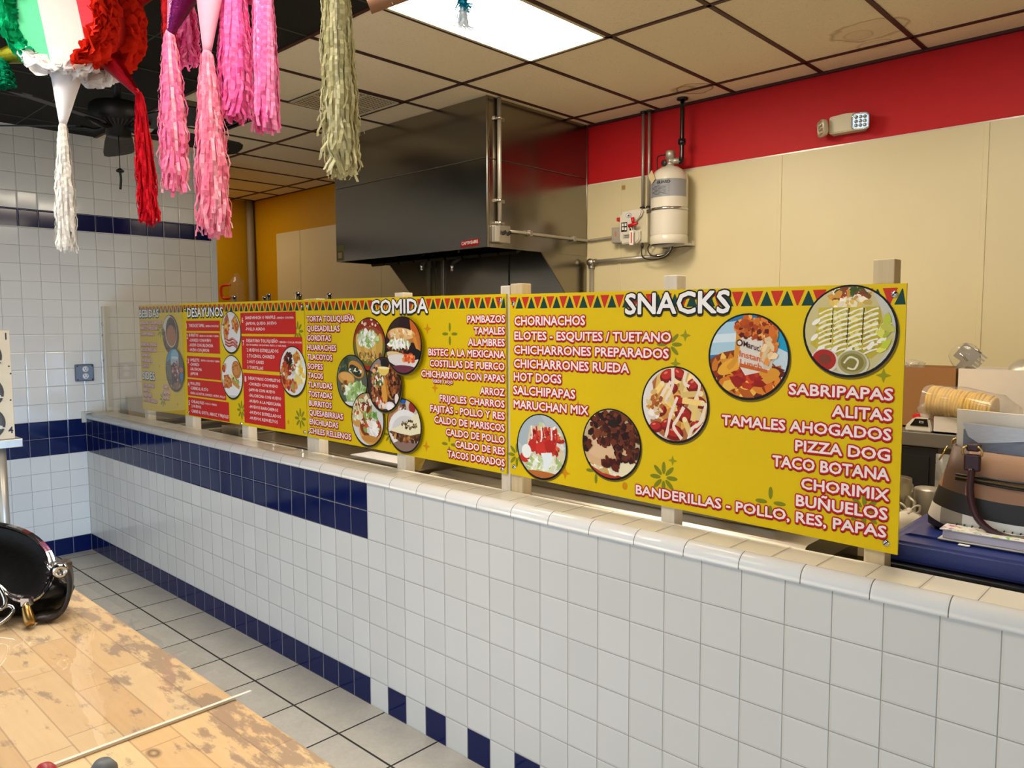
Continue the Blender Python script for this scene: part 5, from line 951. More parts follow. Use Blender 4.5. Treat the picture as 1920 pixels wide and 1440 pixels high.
def crumple(bm, c, r, seed, su=18, sv=10, amp=.18):
    rnd = random.Random(seed); ph = [rnd.uniform(0, 6.28) for _ in range(6)]; lo = []
    for j in range(sv + 1):
        th = PI * j / sv; l = []
        for i in range(su):
            a = 2 * PI * i / su; k = 1 + amp * (math.sin(3 * a + ph[0] + 2 * th) + .7 * math.sin(5 * a + ph[1] - 3 * th) + .5 * math.sin(7 * th + ph[2]) + .5 * rnd.uniform(-1, 1)) * math.sin(th)
            l.append((c[0] + r[0] * k * max(math.sin(th), .02) * math.cos(a), c[1] + r[1] * k * max(math.sin(th), .02) * math.sin(a), c[2] + r[2] * math.cos(th)))
        lo.append(l)
    loft(bm, lo, cap0=True, cap1=True)
t = thing('steel_grater', 'slotted steel kitchen utensil in clear plastic sticking out of the white box', 'utensil', (15.0, 14.4, 10.5))
ax, az = Vector((.8, .1, -.6)).normalized(), Vector((.6, .1, .8)).normalized(); ay = az.cross(ax)
bm = NB(); cc = Vector((14.95, 14.75, 12.36)); obox(bm, cc, ax, ay, az, .32, .06, .3)
for i in range(5): obox(bm, cc + ax * .42 + az * (.26 - i * .13), ax, ay, az, .12, .05, .03)
obox(bm, cc - az * .7 + ax * .1, ax, ay, az, .12, .04, .9); obj('blade', bm, M_steel_b, t)
bm = NB(); tube(bm, [cc + ax * .05 + az * .3 - ay * .08, cc + ax * .3 + az * .3 - ay * .08], .03, 6); tube(bm, [cc - ax * .2 - az * .1 - ay * .1, cc + ax * .15 - az * .16 - ay * .1], .035, 6); obj('rib', bm, M_chrome, t)
bm = NB(); crumple(bm, tuple(cc - az * .1), (.5, .3, .5), 4, amp=.1); obj('plastic_wrap', bm, glassy('thin_wrap', (.95, .95, .94), .1, .04, 1.4), t)
t = thing('steel_ladle', 'round grey steel strainer with a handle in the white box', 'utensil', (17.0, 14.5, 11))
bm = NB(); lathe(bm, (16.6, 15.1, 11.78), [(0, .35), (.3, .3), (.45, .18), (.52, 0), (.5, -.02), (.4, .14), (0, .3)], 24, 0, (-.1, -.8, .5)); obj('bowl', bm, M_galv, t)
bm = NB(); tube(bm, [(16.6, 15.1, 9.9), (16.63, 15.0, 11.9), (16.68, 14.95, 12.22), (16.78, 14.95, 12.1), (16.8, 15.0, 11.8)], .05, 8); obj('handle', bm, M_galv, t)
t = thing('clear_wrap', 'crumpled clear plastic wrap at the left corner of the brown box', 'plastic', (13.2, 14, 11.9))
bm = NB(); crumple(bm, (13.2, 14.7, 11.95), (.35, .3, .2), 9, amp=.3); obj('wrap', bm, M_bag, t)
t = thing('tostada_bag', 'stack of yellow corn tostadas lying in a clear plastic bag in front of the boxes', 'food', (15.3, 12.9, 10.3))
d = Vector((.97, -.12, -.1)).normalized(); a, b_ = frame_of(d); rnd = random.Random(5); c0 = Vector((14.17, 13.45, 10.83))
M_corn = mat('corn_yellow', '#e2b93e', .7, var=.2, scale=6, bump=.3)
for i in range(20):
    bm = NB(); o_ = c0 + d * (i * .1) + a * rnd.uniform(-.02, .02) + b_ * rnd.uniform(-.03, .03); R_ = .5 + rnd.uniform(-.02, .02) - (.03 if i > 16 else 0)
    lo = []
    for h, rr in ((0, .05), (0, .9), (.03, 1.0), (.09, 1.0), (.115, .9), (.115, .05)):
        lo.append([o_ + d * (h + .012 * math.sin(3 * q + i)) + (a * math.cos(q) + b_ * math.sin(q)) * R_ * rr for q in [2 * PI * k / 28 for k in range(28)]])
    loft(bm, lo, cap0=True, cap1=True); obj('tostada', bm, M_corn, t)
bm = NB(); lo = []
for u, r_ in ((-.15, .5), (.1, .56), (1.0, .57), (1.9, .55), (2.25, .5), (2.5, .34), (2.75, .2)):
    lo.append([c0 + d * u + (a * math.cos(q) + b_ * math.sin(q)) * r_ * (1 + .05 * math.sin(5 * q + u * 4) + .03 * math.sin(9 * q - u * 7)) for q in [2 * PI * k / 32 for k in range(32)]])
loft(bm, lo); crumple(bm, (14.25, 13.3, 10.5), (.42, .22, .26), 21, amp=.12); obj('bag', bm, M_bag, t)
carton('small_white_box', 'small white box under the tostada bag', 'box', 14.4, 16.0, 13.06, 13.9, 9.73, 10.3, M_wcard)
t = thing('card_reader', 'white and black card payment reader on the back table beside the SNACKS board', 'card reader', (13.9, 13.3, 9.73))
ax, ay, az = Vector((.95, .1, 0)).normalized(), Vector((-.1, .9, .35)).normalized(), Vector((0, -.35, .93)); cc = Vector((13.92, 13.32, 9.98))
bm = NB(); prism(bm, [(13.5, 9.73), (14.35, 9.73), (14.35, 9.85), (14.25, 10.2), (13.75, 10.2), (13.5, 9.9)], 13.05, 13.5); bmesh.ops.bevel(bm, geom=list(bm.edges), offset=.04, segments=2, affect='EDGES'); obj('body', bm, M_white, t)
bm = NB(); prism(bm, [(13.66, 9.93), (14.24, 9.93), (14.2, 10.18), (13.82, 10.18)], 13.03, 13.3); obj('black_face', bm, M_blackg, t)
P = Print(13.025); P.poly(rect(14.02, 10.07, .07, .035), '#b9b3ad', 0); P.poly(rect(14.02, 10.07, .04, .018), '#3a3633', .003); P.done('square_mark', t)
bm = NB(); prism(bm, [(13.55, 9.74), (13.95, 9.74), (14.15, 10.28), (13.75, 10.32)], 13.52, 13.54, 0); obox(bm, (13.75, 13.46, 10.2), (1, 0, .3), (0, 1, 0), (-.3, 0, 1), .12, .02, .1, 1); obj('snack_packet', bm, [mat('packet_white', '#d8cfc8', .4), M_red], None, 'red and white packet leaning behind the card reader', 'packet')
# below the back table
t = thing('steel_canister', 'two-part steel canister standing low behind the SNACKS board edge', 'canister', (14.2, 9.4, 6))
bm = NB()
t['label'] = 'steel canister behind the right edge of the SNACKS board'
lathe(bm, (14.28, 9.6, 0), [(0, 6.66), (.5, 6.66), (.5, 8.5), (.46, 8.55), (.46, 8.7), (0, 8.75)], 24); obj('body', bm, M_steel_b, t)
bm = NB(); tube(bm, [(14.75, 9.3, 8.2), (14.95, 9.2, 8.1), (14.95, 9.2, 7.2), (14.75, 9.3, 7.1)], .05, 8); obj('handle', bm, M_galv, t)
t = thing('tall_steel_canister', 'second steel canister, half hidden right of the first one', 'canister', (15.3, 10.4, 6))
bm = NB(); lathe(bm, (15.05, 10.3, 0), [(0, 6.66), (.42, 6.66), (.42, 8.3), (.4, 8.35), (0, 8.4)], 24); obj('body', bm, M_galv, t)
bm = NB(); box(bm, 13.4, 16.6, 7.4, 11.4, 6.5, 6.65, bev=.02); t = thing('low_shelf', 'low steel shelf under the canisters and the tied plastic bag', 'shelf', (15, 9.9, 0)); obj('shelf', bm, M_steel, t)
for x in (13.6, 16.4):
    for y in (7.6, 11.2):
        bm = NB(); cyl(bm, (x, y, 0), (x, y, 6.5), .12, seg=8); obj('leg', bm, M_steel, t)
t = thing('tied_plastic_bag', 'small white plastic bag tied in a knot behind the blue lid', 'plastic bag', (15.3, 8.0, 6))
M_pbag = paper('white_plastic_bag', '#ddd6c8', .3)
bm = NB(); crumple(bm, (15.15, 8.0, 7.38), (.56, .44, .7), 31, 26, 16, .1); obj('sack', bm, M_pbag, t)
bm = NB(); crumple(bm, (15.15, 8.0, 8.02), (.12, .12, .14), 7, amp=.3)
for s_ in (-1, 1): tube(bm, smooth_pts([(15.15, 8.0, 8.0), (15.15 + s_ * .13, 7.97, 8.2), (15.15 + s_ * .27, 8.0, 8.25), (15.15 + s_ * .26, 8.0, 8.08), (15.15 + s_ * .1, 8.0, 8.0)], 4), [.032] * 17, 6)
obj('knot', bm, M_pbag, t)
bm = NB(); box(bm, 12.5, 14.55, 13.1, 15.5, 6.8, 9.2, bev=.03); box(bm, 13.2, 14.3, 13.05, 13.1, 7.4, 8.9); obj('black_appliance', bm, M_black, None, 'black appliance box in the shade under the back table', 'appliance')
bm = NB(); n = 10
loft(bm, [[(14.8 + i * .24, 11.9 + .05 * math.sin(i * 1.9), z) for i in range(n)] + [(14.8 + i * .24, 11.98 + .05 * math.sin(i * 1.9), z) for i in reversed(range(n))] for z in (6.66, 7.4, 8.2, 9.2)], cap0=True, cap1=True); obj('plastic_sheet', bm, glassy('frosted_sheet', (.8, .78, .72), .3, .3, 1.4, (.55, .52, .45)), None, 'frosted plastic sheet hanging behind the tote bag', 'sheet')
# scrap below the right post
bm = NB(); crumple(bm, (15.9, 2.6, 7.75), (.26, .2, .22), 12, 14, 8, .3); crumple(bm, (15.6, 2.5, 7.66), (.2, .2, .14), 13, 12, 7, .3); obj('crumpled_paper', bm, mat('kraft_paper', '#a9783f', .8), None, 'crumpled brown paper behind the last pine post', 'paper')
bm = NB(); box(bm, 14.9, 16.1, 1.8, 3.4, 0, 7.5, bev=.04); obj('black_bin', bm, M_black, None, 'black bin standing between the worktop and the blue-lidded chest', 'bin')
# ------------------------------------------------------------------ butcher block table with plastic sheet
TZ = 9.8
def butcher():
    m, n, b = newmat('butcher_block'); P = n.pos()
    w = .36; row = n.m('FLOOR', n.m('DIVIDE', P[1], w)); fr = n.m('FRACT', n.m('DIVIDE', P[1], w))
    wn = n.n('ShaderNodeTexWhiteNoise', noise_dimensions='1D'); n.put(wn.inputs['W'], row)
    u = n.m('DIVIDE', n.m('ADD', P[0], n.m('MULTIPLY', wn.outputs['Value'], 9.0)), 1.6); seg = n.m('FLOOR', u); fu = n.m('FRACT', u)
    w2 = n.n('ShaderNodeTexWhiteNoise', noise_dimensions='3D'); n.put(w2.inputs['Vector'], n.comb(row, seg, 2.0))
    v = n.comb(n.m('MULTIPLY', P[0], 1.2), n.m('MULTIPLY', P[1], 14.0), n.m('MULTIPLY', w2.outputs['Value'], 20.0)); g = n.noise(1.0, 5, v, .6)
    c = n.mix(n.m('MULTIPLY_ADD', g, .5, n.m('MULTIPLY', w2.outputs['Value'], .55)), lin('#dcc395'), lin('#c39c66'))
    seam = n.m('MAXIMUM', n.m('LESS_THAN', n.m('MINIMUM', fr, n.m('SUBTRACT', 1.0, fr)), .02), n.m('LESS_THAN', n.m('MINIMUM', fu, n.m('SUBTRACT', 1.0, fu)), .005))
    c = n.mix(n.m('MULTIPLY', seam, .45), c, lin('#7a5630'))
    # worn dark stains, most of them along the long edge
    mp = n.n('ShaderNodeVectorMath', operation='MULTIPLY'); n.t.links.new(n.vec, mp.inputs[0]); mp.inputs[1].default_value = (1, 2.6, 1)
    s = n.noise(1.9, 7, mp.outputs[0], .66); edge = n.m('MULTIPLY', n.m('SUBTRACT', 1.0, n.m('MINIMUM', n.m('DIVIDE', n.m('ABSOLUTE', n.m('ADD', P[1], 12.45)), .5), 1.0)), .11)
    st = n.n('ShaderNodeMapRange'); n.put(st.inputs[0], n.m('ADD', s, edge)); st.inputs[1].default_value = .57; st.inputs[2].default_value = .64
    c = n.mix(n.m('MULTIPLY', st.outputs[0], .62), c, lin('#6a5450'))
    def knot(x, y, r):
        dx, dy = n.m('SUBTRACT', P[0], x), n.m('MULTIPLY', n.m('SUBTRACT', P[1], y), 1.6); d = n.m('DIVIDE', n.m('SQRT', n.m('ADD', n.m('MULTIPLY', dx, dx), n.m('MULTIPLY', dy, dy))), r)
        return n.m('MULTIPLY', n.m('SUBTRACT', 1.0, n.m('MINIMUM', n.m('ABSOLUTE', n.m('SUBTRACT', d, 1.0)), 1.0)), .8)
    c = n.mix(knot(15.2, -13.25, .055), c, lin('#4a2f1a'))
    n.put(b.inputs['Base Color'], c); b.inputs['Roughness'].default_value = .5
    bp = n.n('ShaderNodeBump'); bp.inputs['Strength'].default_value = .2; bp.inputs['Distance'].default_value = .003; n.put(bp.inputs['Height'], n.m('SUBTRACT', g, seam)); n.t.links.new(bp.outputs[0], b.inputs['Normal'])
    return m
M_bb = butcher()
t = thing('butcher_block_table', 'tall butcher block table with worn stained edge in the foreground', 'table', (13, -14.3, 0))
bm = NB(); box(bm, 7.4, 18.6, -16.4, -12.27, TZ - .45, TZ, bev=.06, seg=3); obj('tabletop', bm, M_bb, t)
for x in (8.0, 18.0):
    for y in (-16.0, -12.8):
        bm = NB(); box(bm, x - .3, x + .3, y - .3, y + .3, 0, TZ - .45, bev=.04); obj('leg', bm, M_bb, t)
bm = NB(); box(bm, 8.3, 17.7, -12.9, -12.7, TZ - 1.2, TZ - .45); box(bm, 8.3, 17.7, -16.1, -15.9, TZ - 1.2, TZ - .45); obj('apron', bm, M_bb, t)
t = thing('plastic_table_sheet', 'clear plastic sheet covering the left part of the butcher block table', 'sheet', (11, -14, TZ))
M_sheet = glassy('table_sheet_plastic', (.97, .965, .955), .015, .05, 1.5, (.8, .78, .75))
bm = NB()
nx, ny = 24, 12
g = [[bm.verts.new((7.5 + (14.8 - 7.5) * i / nx, -16.4 + (16.4 - 12.16) * j / ny, TZ + .012 + .006 * math.sin(i * .9 + j * 1.3) + .006)) for j in range(ny + 1)] for i in range(nx + 1)]
for i in range(nx):
    for j in range(ny): f = bm.faces.new((g[i][j], g[i + 1][j], g[i + 1][j + 1], g[i][j + 1])); f.smooth = True
obj('sheet', bm, M_sheet, t)
bm = NB(); box(bm, 14.79, 14.825, -16.4, -12.14, TZ + .004, TZ + .03); obj('cut_edge', bm, mat('sheet_edge', '#e6dccd', .3), t)  # whitish colour stands for light refracted at the sheet's edge
bm = NB(); lathe(bm, (15.35, -13.70, TZ + .09), [(0, .1), (.07, .09), (.105, .03), (.105, -.03), (.07, -.09), (0, -.1)], 18, 0, (.2, -.1, 1)); tube(bm, smooth_pts([(15.27, -13.74, TZ + .1), (15.2, -13.84, TZ + .07), (15.2, -13.94, TZ + .03), (15.4, -14.2, TZ + .03)], 5), .012, 6, 1); obj('grey_knob', bm, [mat('grey_rubber_knob', '#5b5f63', .5), mat('cord_brown', '#7a4038', .5)], None, 'small grey round knob with thin cord on the bare end of the table', 'knob')
bm = NB(); crumple(bm, (15.09, -14.04, TZ + .11), (.1, .08, .1), 3, amp=.08); obj('red_clip', bm, mat('dark_red', '#9c1c2c', .45), None, 'small dark red rounded thing on the plastic sheet at the bottom left corner', 'trinket')
# ------------------------------------------------------------------ black handbag on the table
O_ = Vector((10.23, -13.46, TZ + .035)); R_ = Vector((.728, .686, 0)); D_ = Vector((-.686, .728, 0)); U_ = Vector((0, 0, 1))
def B(a, d, u): return O_ + R_ * a + D_ * d + U_ * u
t = thing('black_handbag', 'black leather handbag lying open with zip and chain strap on the table', 'handbag', tuple(B(0, 0, 0)))
M_leather = mat('black_leather', '#0b0b0c', .3, var=.3, scale=6, bump=.12)
M_lining = mat('black_lining', '#0d0d0f', .5, bump=.15, scale=2)
rim = smooth_pts([B(-1.1, .45, .98), B(-.3, .55, 1.0), B(.35, .45, .9), B(.82, .2, .68), B(.98, -.05, .42), B(.88, -.25, .22), B(.62, -.32, .3), B(.3, -.3, .62), B(0, -.25, .88), B(-.3, -.2, 1.0), B(-.8, -.15, 1.05), B(-1.1, .1, 1.05), B(-1.1, .45, .98)], 5)[:-1]
n = len(rim)
def ring_at(ca, cd, ra, rd, u): return [B(ca + ra * math.cos(-2 * PI * k / n + 2.4), cd + rd * math.sin(-2 * PI * k / n + 2.4), u) for k in range(n)]
# match loop starts by angle around the bag's middle
def by_angle(l):
    c = sum(l, Vector()) / len(l); out = []
    for k in range(n): out.append(l[k])
    return out
def outer(f, u):
    """blend of rim outline pushed outward and down"""
    out = []
    for p in rim:
        q = p - O_; a, d = q.dot(R_), q.dot(D_); ca, cd_ = -.15, .05; da, dd = a - ca, d - cd_; L = math.hypot(da / 1.15, dd / .55) or 1
        ta, td = ca + da / L * 1.15 * f, cd_ + dd / L * .62 * f; out.append(B(a + (ta - a) * .95, d + (td - d) * .95, min(u, q.z * .85 + .02)))
    return out
low = outer(.86, 0.0); mid = outer(1.04, .28); hi = [r + (m_ - r) * .3 for r, m_ in zip(rim, mid)]
bm = NB(); loft(bm, [low, outer(.98, .1), mid, hi, rim], cap0=True); obj('body', bm, M_leather, t)
cen = sum(rim, Vector()) / n
inn = [[cen + (p - cen) * .93 - U_ * .05 for p in rim], [cen + (p - cen) * .8 - U_ * .25 - D_ * -.02 for p in rim], [Vector((cen.x + (p.x - cen.x) * .6, cen.y + (p.y - cen.y) * .6, O_.z + .12)) for p in rim]]
bm = NB(); loft(bm, [[p * 1 for p in rim]] + inn, cap1=True); obj('lining', bm, M_lining, t)
bm = NB(); m_ = 3
dense = []
for i in range(n):
    for k in range(m_): dense.append(rim[i] + (rim[(i + 1) % n] - rim[i]) * (k / m_))
for i in range(len(dense)):
    p, q = dense[i], dense[(i + 1) % len(dense)]; d = (q - p)
    if d.length < 1e-5: continue
    for s_ in (0, .5): obox(bm, p + d * s_ + U_ * .015, d, d.cross(U_).normalized() if d.cross(U_).length > 1e-6 else D_, U_, .012, .035, .014)
obj('zip_teeth', bm, M_chrome, t)
bm = NB(); tube(bm, rim + [rim[0]], .03, 6); obj('zip_tape', bm, M_leather, t)
bm = NB(); pc = B(.84, -.32, .24); obox(bm, pc, R_, D_, U_, .05, .05, .05); tube(bm, [pc, pc + R_ * .03 - D_ * .1 - U_ * .02], .02, 6); z = obj('zip_slider', bm, M_chrome, t)
bm = NB(); pa, pb = pc + R_ * .04 - D_ * .1 - U_ * .0, pc + R_ * .17 - D_ * .22 - U_ * .22; tube(bm, [pa, pa + (pb - pa) * .2, pa + (pb - pa) * .8, pb], [.03, .05, .07, .045], 10); obj('zip_pull', bm, mat('brass', '#a8844c', .3, 1), z)
bm = NB(); cs = smooth_pts([B(.98, -.02, .55), B(1.17, -.06, .62), B(1.26, -.1, .45), B(1.25, -.16, .2), B(1.16, -.24, .05), B(.95, -.3, .03)], 5); lo = []
for i, p in enumerate(cs):
    d = (cs[min(i + 1, len(cs) - 1)] - cs[max(i - 1, 0)]).normalized(); s_ = d.cross(R_ * .4 - D_ * .9).normalized(); w = d.cross(s_)
    lo.append([p + w * .12 + s_ * .025, p - w * .12 + s_ * .025, p - w * .12 - s_ * .025, p + w * .12 - s_ * .025])
loft(bm, lo, cap0=True, cap1=True); st = obj('side_strap', bm, mat('dark_brown_leather', '#2a211a', .4, bump=.2, scale=8), t)
bm = NB(); lathe(bm, B(1.2, -.2, .58), [(.035, 0), (.035, .03), (.08, .03), (.09, 0)], 16, 0, R_ * .5 - D_); obj('grommet', bm, M_chrome, st)
bm = NB(); tube(bm, [B(.95, -.1, .66), B(1.1, -.22, .6)], .022, 8); obj('ring_bar', bm, M_chrome, st)
def link(bm, c, ax, up, l, w, r):
    c, ax, up = Vector(c), Vector(ax).normalized(), Vector(up); up = (up - ax * up.dot(ax)).normalized(); pts = []
    for k in range(25):
        a = 2 * PI * k / 24; pts.append(c + ax * (l * math.cos(a)) + up * (w * math.copysign(abs(math.sin(a)) ** .7, math.sin(a))))
    tube(bm, pts, r, 8, caps=False)
chain = [((.50, -.42, .36), (.5, -.1, -.75), .2), ((.62, -.52, .12), (-.3, -.55, -.3), .17), ((.45, -.66, .045), (-.7, -.5, -.02), .15), ((.25, -.74, .045), (-.9, -.3, 0), .15), ((.02, -.8, .045), (-1, -.25, 0), .15), ((-.22, -.84, .045), (-1, -.1, 0), .15)]
for i, (c, ax, l) in enumerate(chain):
    bm = NB(); A = R_ * ax[0] + D_ * ax[1] + U_ * ax[2]; up = U_ if i % 2 and i > 2 else R_ * .9 + D_ * .45
    if i > 1: up = (D_ + U_ * (.3 if i % 2 else -.05))
    link(bm, B(*c), A, up, l, .085, .026); obj('chain_link', bm, M_chrome, t)
# ------------------------------------------------------------------ pinatas
def ribbons(bm, top, bot, r0, r1, n, w, seed, mats=2, wav=.05, frill=.3, seg=36):
    n = int(n * 2.6); w *= .42; wav *= .7
    rnd = random.Random(seed); top, bot = Vector(top), Vector(bot); ax = (bot - top); L = ax.length; ax = ax / L; a, b = frame_of(ax)
    for i in range(n):
        q = rnd.uniform(0, 2 * PI); k = math.sqrt(rnd.uniform(.15, 1)); ln = L * rnd.uniform(.9, 1.02) if rnd.random() > frill * .5 else L * rnd.uniform(.7, .95)
        ph, fq = rnd.uniform(0, 6.28), rnd.uniform(5, 11); ww = w * rnd.uniform(.7, 1.2); tw = rnd.uniform(-.5, .5); mi = rnd.randrange(mats); prev = None; dq = rnd.uniform(-.5, .5)
        for j in range(seg + 1):
            u = j / seg; rr = (r0 + (r1 - r0) * min(1, u * 1.6) ** .8) * k; qq = q + dq * u
            wob = wav * (.3 + u) * math.sin(fq * u * 3 + ph)
            p = top + ax * (ln * u) + (a * math.cos(qq) + b * math.sin(qq)) * (rr + wob)
            if u > .9: p = p + (a * math.cos(q + 1) + b * math.sin(q + 1)) * (u - .9) * frill * 2.2 * math.sin(ph)
            t_ = (-a * math.sin(qq + tw * u) + b * math.cos(qq + tw * u)) * ww * (.55 + .45 * min(1, u * 5))
            cr = (a * math.cos(qq) + b * math.sin(qq)) * (.014 * (j % 2))
            c = [bm.verts.new(p - t_ + cr), bm.verts.new(p + t_ + cr)]
            if prev: f = bm.faces.new((prev[0], prev[1], c[1], c[0])); f.material_index = mi
            prev = c
def tassel(parent, top, bot, r0, r1, n, w, seed, cols, name='tassel', label=None, wav=.05, frill=.3):
    bm = NB(); ribbons(bm, top, bot, r0, r1, n, w, seed, len(cols), wav, frill)
    tp = Vector(top); ax = (Vector(bot) - tp).normalized(); lathe(bm, tp - ax * .08, [(r0 * .7, 0), (r0 * 1.0, .1), (r0 * .9, .16), (r0 * 1.15, .3)], 12, 0, ax)
    return obj(name, bm, [paper('crepe_' + c.strip('#'), c, .35) for c in cols], parent, label, recalc=False)
def cone(parent, base, tip, r0, r1, m, name='cone', label=None, crinkle=0.0, seed=1):
    bm = NB(); base, tip = Vector(base), Vector(tip); ax = tip - base; L = ax.length; ax /= L; a, b = frame_of(ax); rnd = random.Random(seed); lo = []
    for j in range(11):
        u = j / 10; lo.append([base + ax * L * u + (a * math.cos(q) + b * math.sin(q)) * (r0 + (r1 - r0) * u) * (1 + crinkle * rnd.uniform(-1, 1)) for q in [2 * PI * k / 30 for k in range(30)]])
    loft(bm, lo, cap0=True, cap1=True); return obj(name, bm, m, parent, label)
def ruffle(parent, c, nrm, R, a0, a1, rows, dens, size, col, seed, lean=.5, label=None, name='ruffle'):
    """ring sector of folded tissue petals"""
    c, nrm = Vector(c), Vector(nrm).normalized(); h = nrm.cross(Vector((0, 0, 1))).normalized() * -1; v = h.cross(nrm) * -1
    if v.z < 0: v = -v
    rnd = random.Random(seed); bm = NB()
    for row in range(rows):
        m_ = int(dens * abs(a1 - a0))
        for i in range(m_):
            q = a0 + (a1 - a0) * (i + rnd.uniform(-.4, .4)) / m_; rad = h * math.cos(q) + v * math.sin(q); tan = -h * math.sin(q) + v * math.cos(q)
            ln = lean + rnd.uniform(-.45, .45); d = (rad * math.cos(ln) + nrm * math.sin(ln)).normalized(); up = d.cross(tan).normalized()
            p = c + rad * (R * (1 - .04 * row)) - nrm * (.16 * row) + nrm * rnd.uniform(-.08, .08); s_ = size * rnd.uniform(.75, 1.2); w = s_ * rnd.uniform(.34, .55); tan2 = (tan + up * rnd.uniform(-.9, .9)).normalized(); pr = None
            for j in range(5):
                u = j / 4; bend = up * (s_ * rnd.uniform(-.05, .05) + s_ * .35 * u * u * rnd.uniform(-1, 1)); ww = w * (.55 + .7 * math.sin(PI * min(u, .85) * .6)) * (1 if j < 4 else .45)
                pts = [bm.verts.new(p + d * s_ * u + bend + tan2 * ww * k_ + up * s_ * .16 * (abs(k_) - .5) * (1 if i % 2 else -1)) for k_ in (-1, 0, 1)]
                if pr:
                    for k_ in (0, 1): bm.faces.new((pr[k_], pr[k_ + 1], pts[k_ + 1], pts[k_]))
                pr = pts
    return obj(name, bm, paper('tissue_' + col.strip('#'), col, .35, .08), parent, label, recalc=False)
def foil(name, col, rough=.16):
    return mat(name, col, rough, .85, var=.35, scale=9, bump=.3)
def cord(parent, p, q):
    bm = NB(); tube(bm, [p, q], .025, 6); obj('cord', bm, mat('white_cord', '#c9c3b5', .7), parent)
# tricolour star pinata
c = Vector((-3.75, -7.95, 22.55)); nrm = Vector((.56, -.82, -.12)).normalized(); Rr = 1.34
t = thing('star_pinata', 'star pinata with green, white and red striped face and ruffles', 'pinata', tuple(c), 'pinatas hanging from the dark ceiling')
hh = nrm.cross(Vector((0, 0, 1))).normalized() * -1; vv_ = nrm.cross(hh); vv_ = vv_ if vv_.z > 0 else -vv_
if hh.dot(Vector((.728, .686, 0))) < 0: hh = -hh
bm = NB()
for j, (poly, mi) in enumerate((([(-1.1, -1.1), (-.28, -1.1), (-.5, 1.1), (-1.1, 1.1)], 0), ([(-.28, -1.1), (.66, -1.1), (.42, 1.1), (-.5, 1.1)], 1), ([(.66, -1.1), (1.1, -1.1), (1.1, 1.1), (.42, 1.1)], 2))):
    pl = clip(poly, 48, 1.0); f = bm.faces.new([bm.verts.new(c + hh * x * Rr + vv_ * z * Rr + nrm * (.02 * (1 - x * x - z * z))) for x, z in pl]); f.material_index = mi
obj('striped_face', bm, [paper('tissue_face_green', '#5fc48f', .2, .1), paper('tissue_face_white', '#c9c6be', .2, .04), paper('tissue_face_red', '#e0444f', .2, .1)], t, recalc=False)
bm = NB(); lathe(bm, c, [(.02, -.02), (Rr, -.03), (Rr * 1.05, -.7), (Rr, -1.5), (.02, -1.5)], 40, 0, nrm); obj('drum', bm, paper('tissue_drum', '#c8302a', .1), t)
def hv_ruffle(k, *a, **kw): return ruffle(t, c - nrm * k, nrm, *a, **kw)
for k, rows, ln in ((-.06, 2, .95), (.12, 3, .35), (1.3, 3, -.1)):
    hv_ruffle(k, Rr, -1.08, 1.5, rows, 19, .43, '#d8311d', 3 + rows, ln, 'red ruffle'); hv_ruffle(k, Rr, -2.35, -1.05, rows, 19, .43, '#efecea', 4 + rows, ln, 'white ruffle'); hv_ruffle(k, Rr, 1.5, 3.95, rows, 19, .43, '#11a36a', 5 + rows, ln, 'green ruffle')
cone(t, (-4.25, -7.55, 21.6), (-4.15, -7.8, 19.47), .55, .09, paper('white_paper_cone', '#e3e2e6', .25, .03), 'cone', 'white paper cone', .01)
tassel(t, (-4.15, -7.8, 19.5), (-3.92, -7.94, 15.74), .1, .27, 46, .075, 11, ['#efece6', '#e3e0da'], 'tassel', 'white tassel', .05)
M_rf = foil('red_foil', '#a80d1c'); cone(t, (-4.22, -6.92, 22.33), (-2.97, -5.99, 20.47), .5, .07, M_rf, 'cone', 'red foil cone', .02)
tassel(t, (-2.98, -5.99, 20.5), (-2.56, -6.0, 16.6), .1, .29, 46, .075, 12, ['#d3222f', '#b5121f'], 'tassel', 'red tassel', .05)
cone(t, (-4.48, -6.61, 22.96), (-2.55, -4.78, 24.26), .46, .07, M_rf, 'cone', 'red foil cone', .02, 3)
cone(t, (-5.95, -7.86, 22.12), (-7.1, -9.01, 21.76), .42, .12, foil('gold_green_foil', '#8a8a1c', .3), 'cone', 'gold-green foil cone', .02, 4)
tassel(t, (-6.65, -8.7, 21.7), (-6.61, -8.65, 20.9), .18, .3, 30, .1, 13, ['#0d8a60', '#0a7350'], 'tassel', 'green tassel', .06)
cord(t, c - nrm * .7 + Vector((0, 0, Rr)), c - nrm * .7 + Vector((0, 0, H - c.z)))
# pink pinata, mostly above the frame
c = Vector((6.13, -7.62, 21.85)); t = thing('star_pinata', 'pink star pinata with pale pink cone and long pink tassels', 'pinata', tuple(c), 'pinatas hanging from the dark ceiling')
bm = NB(); lathe(bm, c, [(.02, .8), (.8, .7), (1.25, .3), (1.35, 0), (1.25, -.3), (.8, -.7), (.02, -.8)], 36, 0, (.6, -.8, 0)); obj('body', bm, paper('tissue_pink_body', '#e86aa0', .15), t)
ruffle(t, c, (.6, -.8, 0), 1.3, 0, 2 * PI, 3, 12, .38, '#f07ab0', 41, .3)
PK = ['#f079b4', '#f493c2', '#e85fa3']; PL = ['#f5a3b8', '#f08aa8', '#f7b6c4']
cone(t, (5.62, -8.2, 20.95), (5.34, -8.61, 19.47), .46, .06, foil('purple_foil', '#7a1e5c'), 'cone', 'purple foil cone', .02)
tassel(t, (5.33, -8.61, 19.5), (5.58, -8.70, 16.26), .1, .27, 48, .075, 21, PL + ['#ef7fae'], 'tassel', None, .05)
cone(t, (6.25, -8.1, 21.1), (6.32, -8.29, 18.92), .4, .07, paper('pale_pink_cone', '#efb4c8', .25, .05), 'cone', 'pale pink cone', .01)
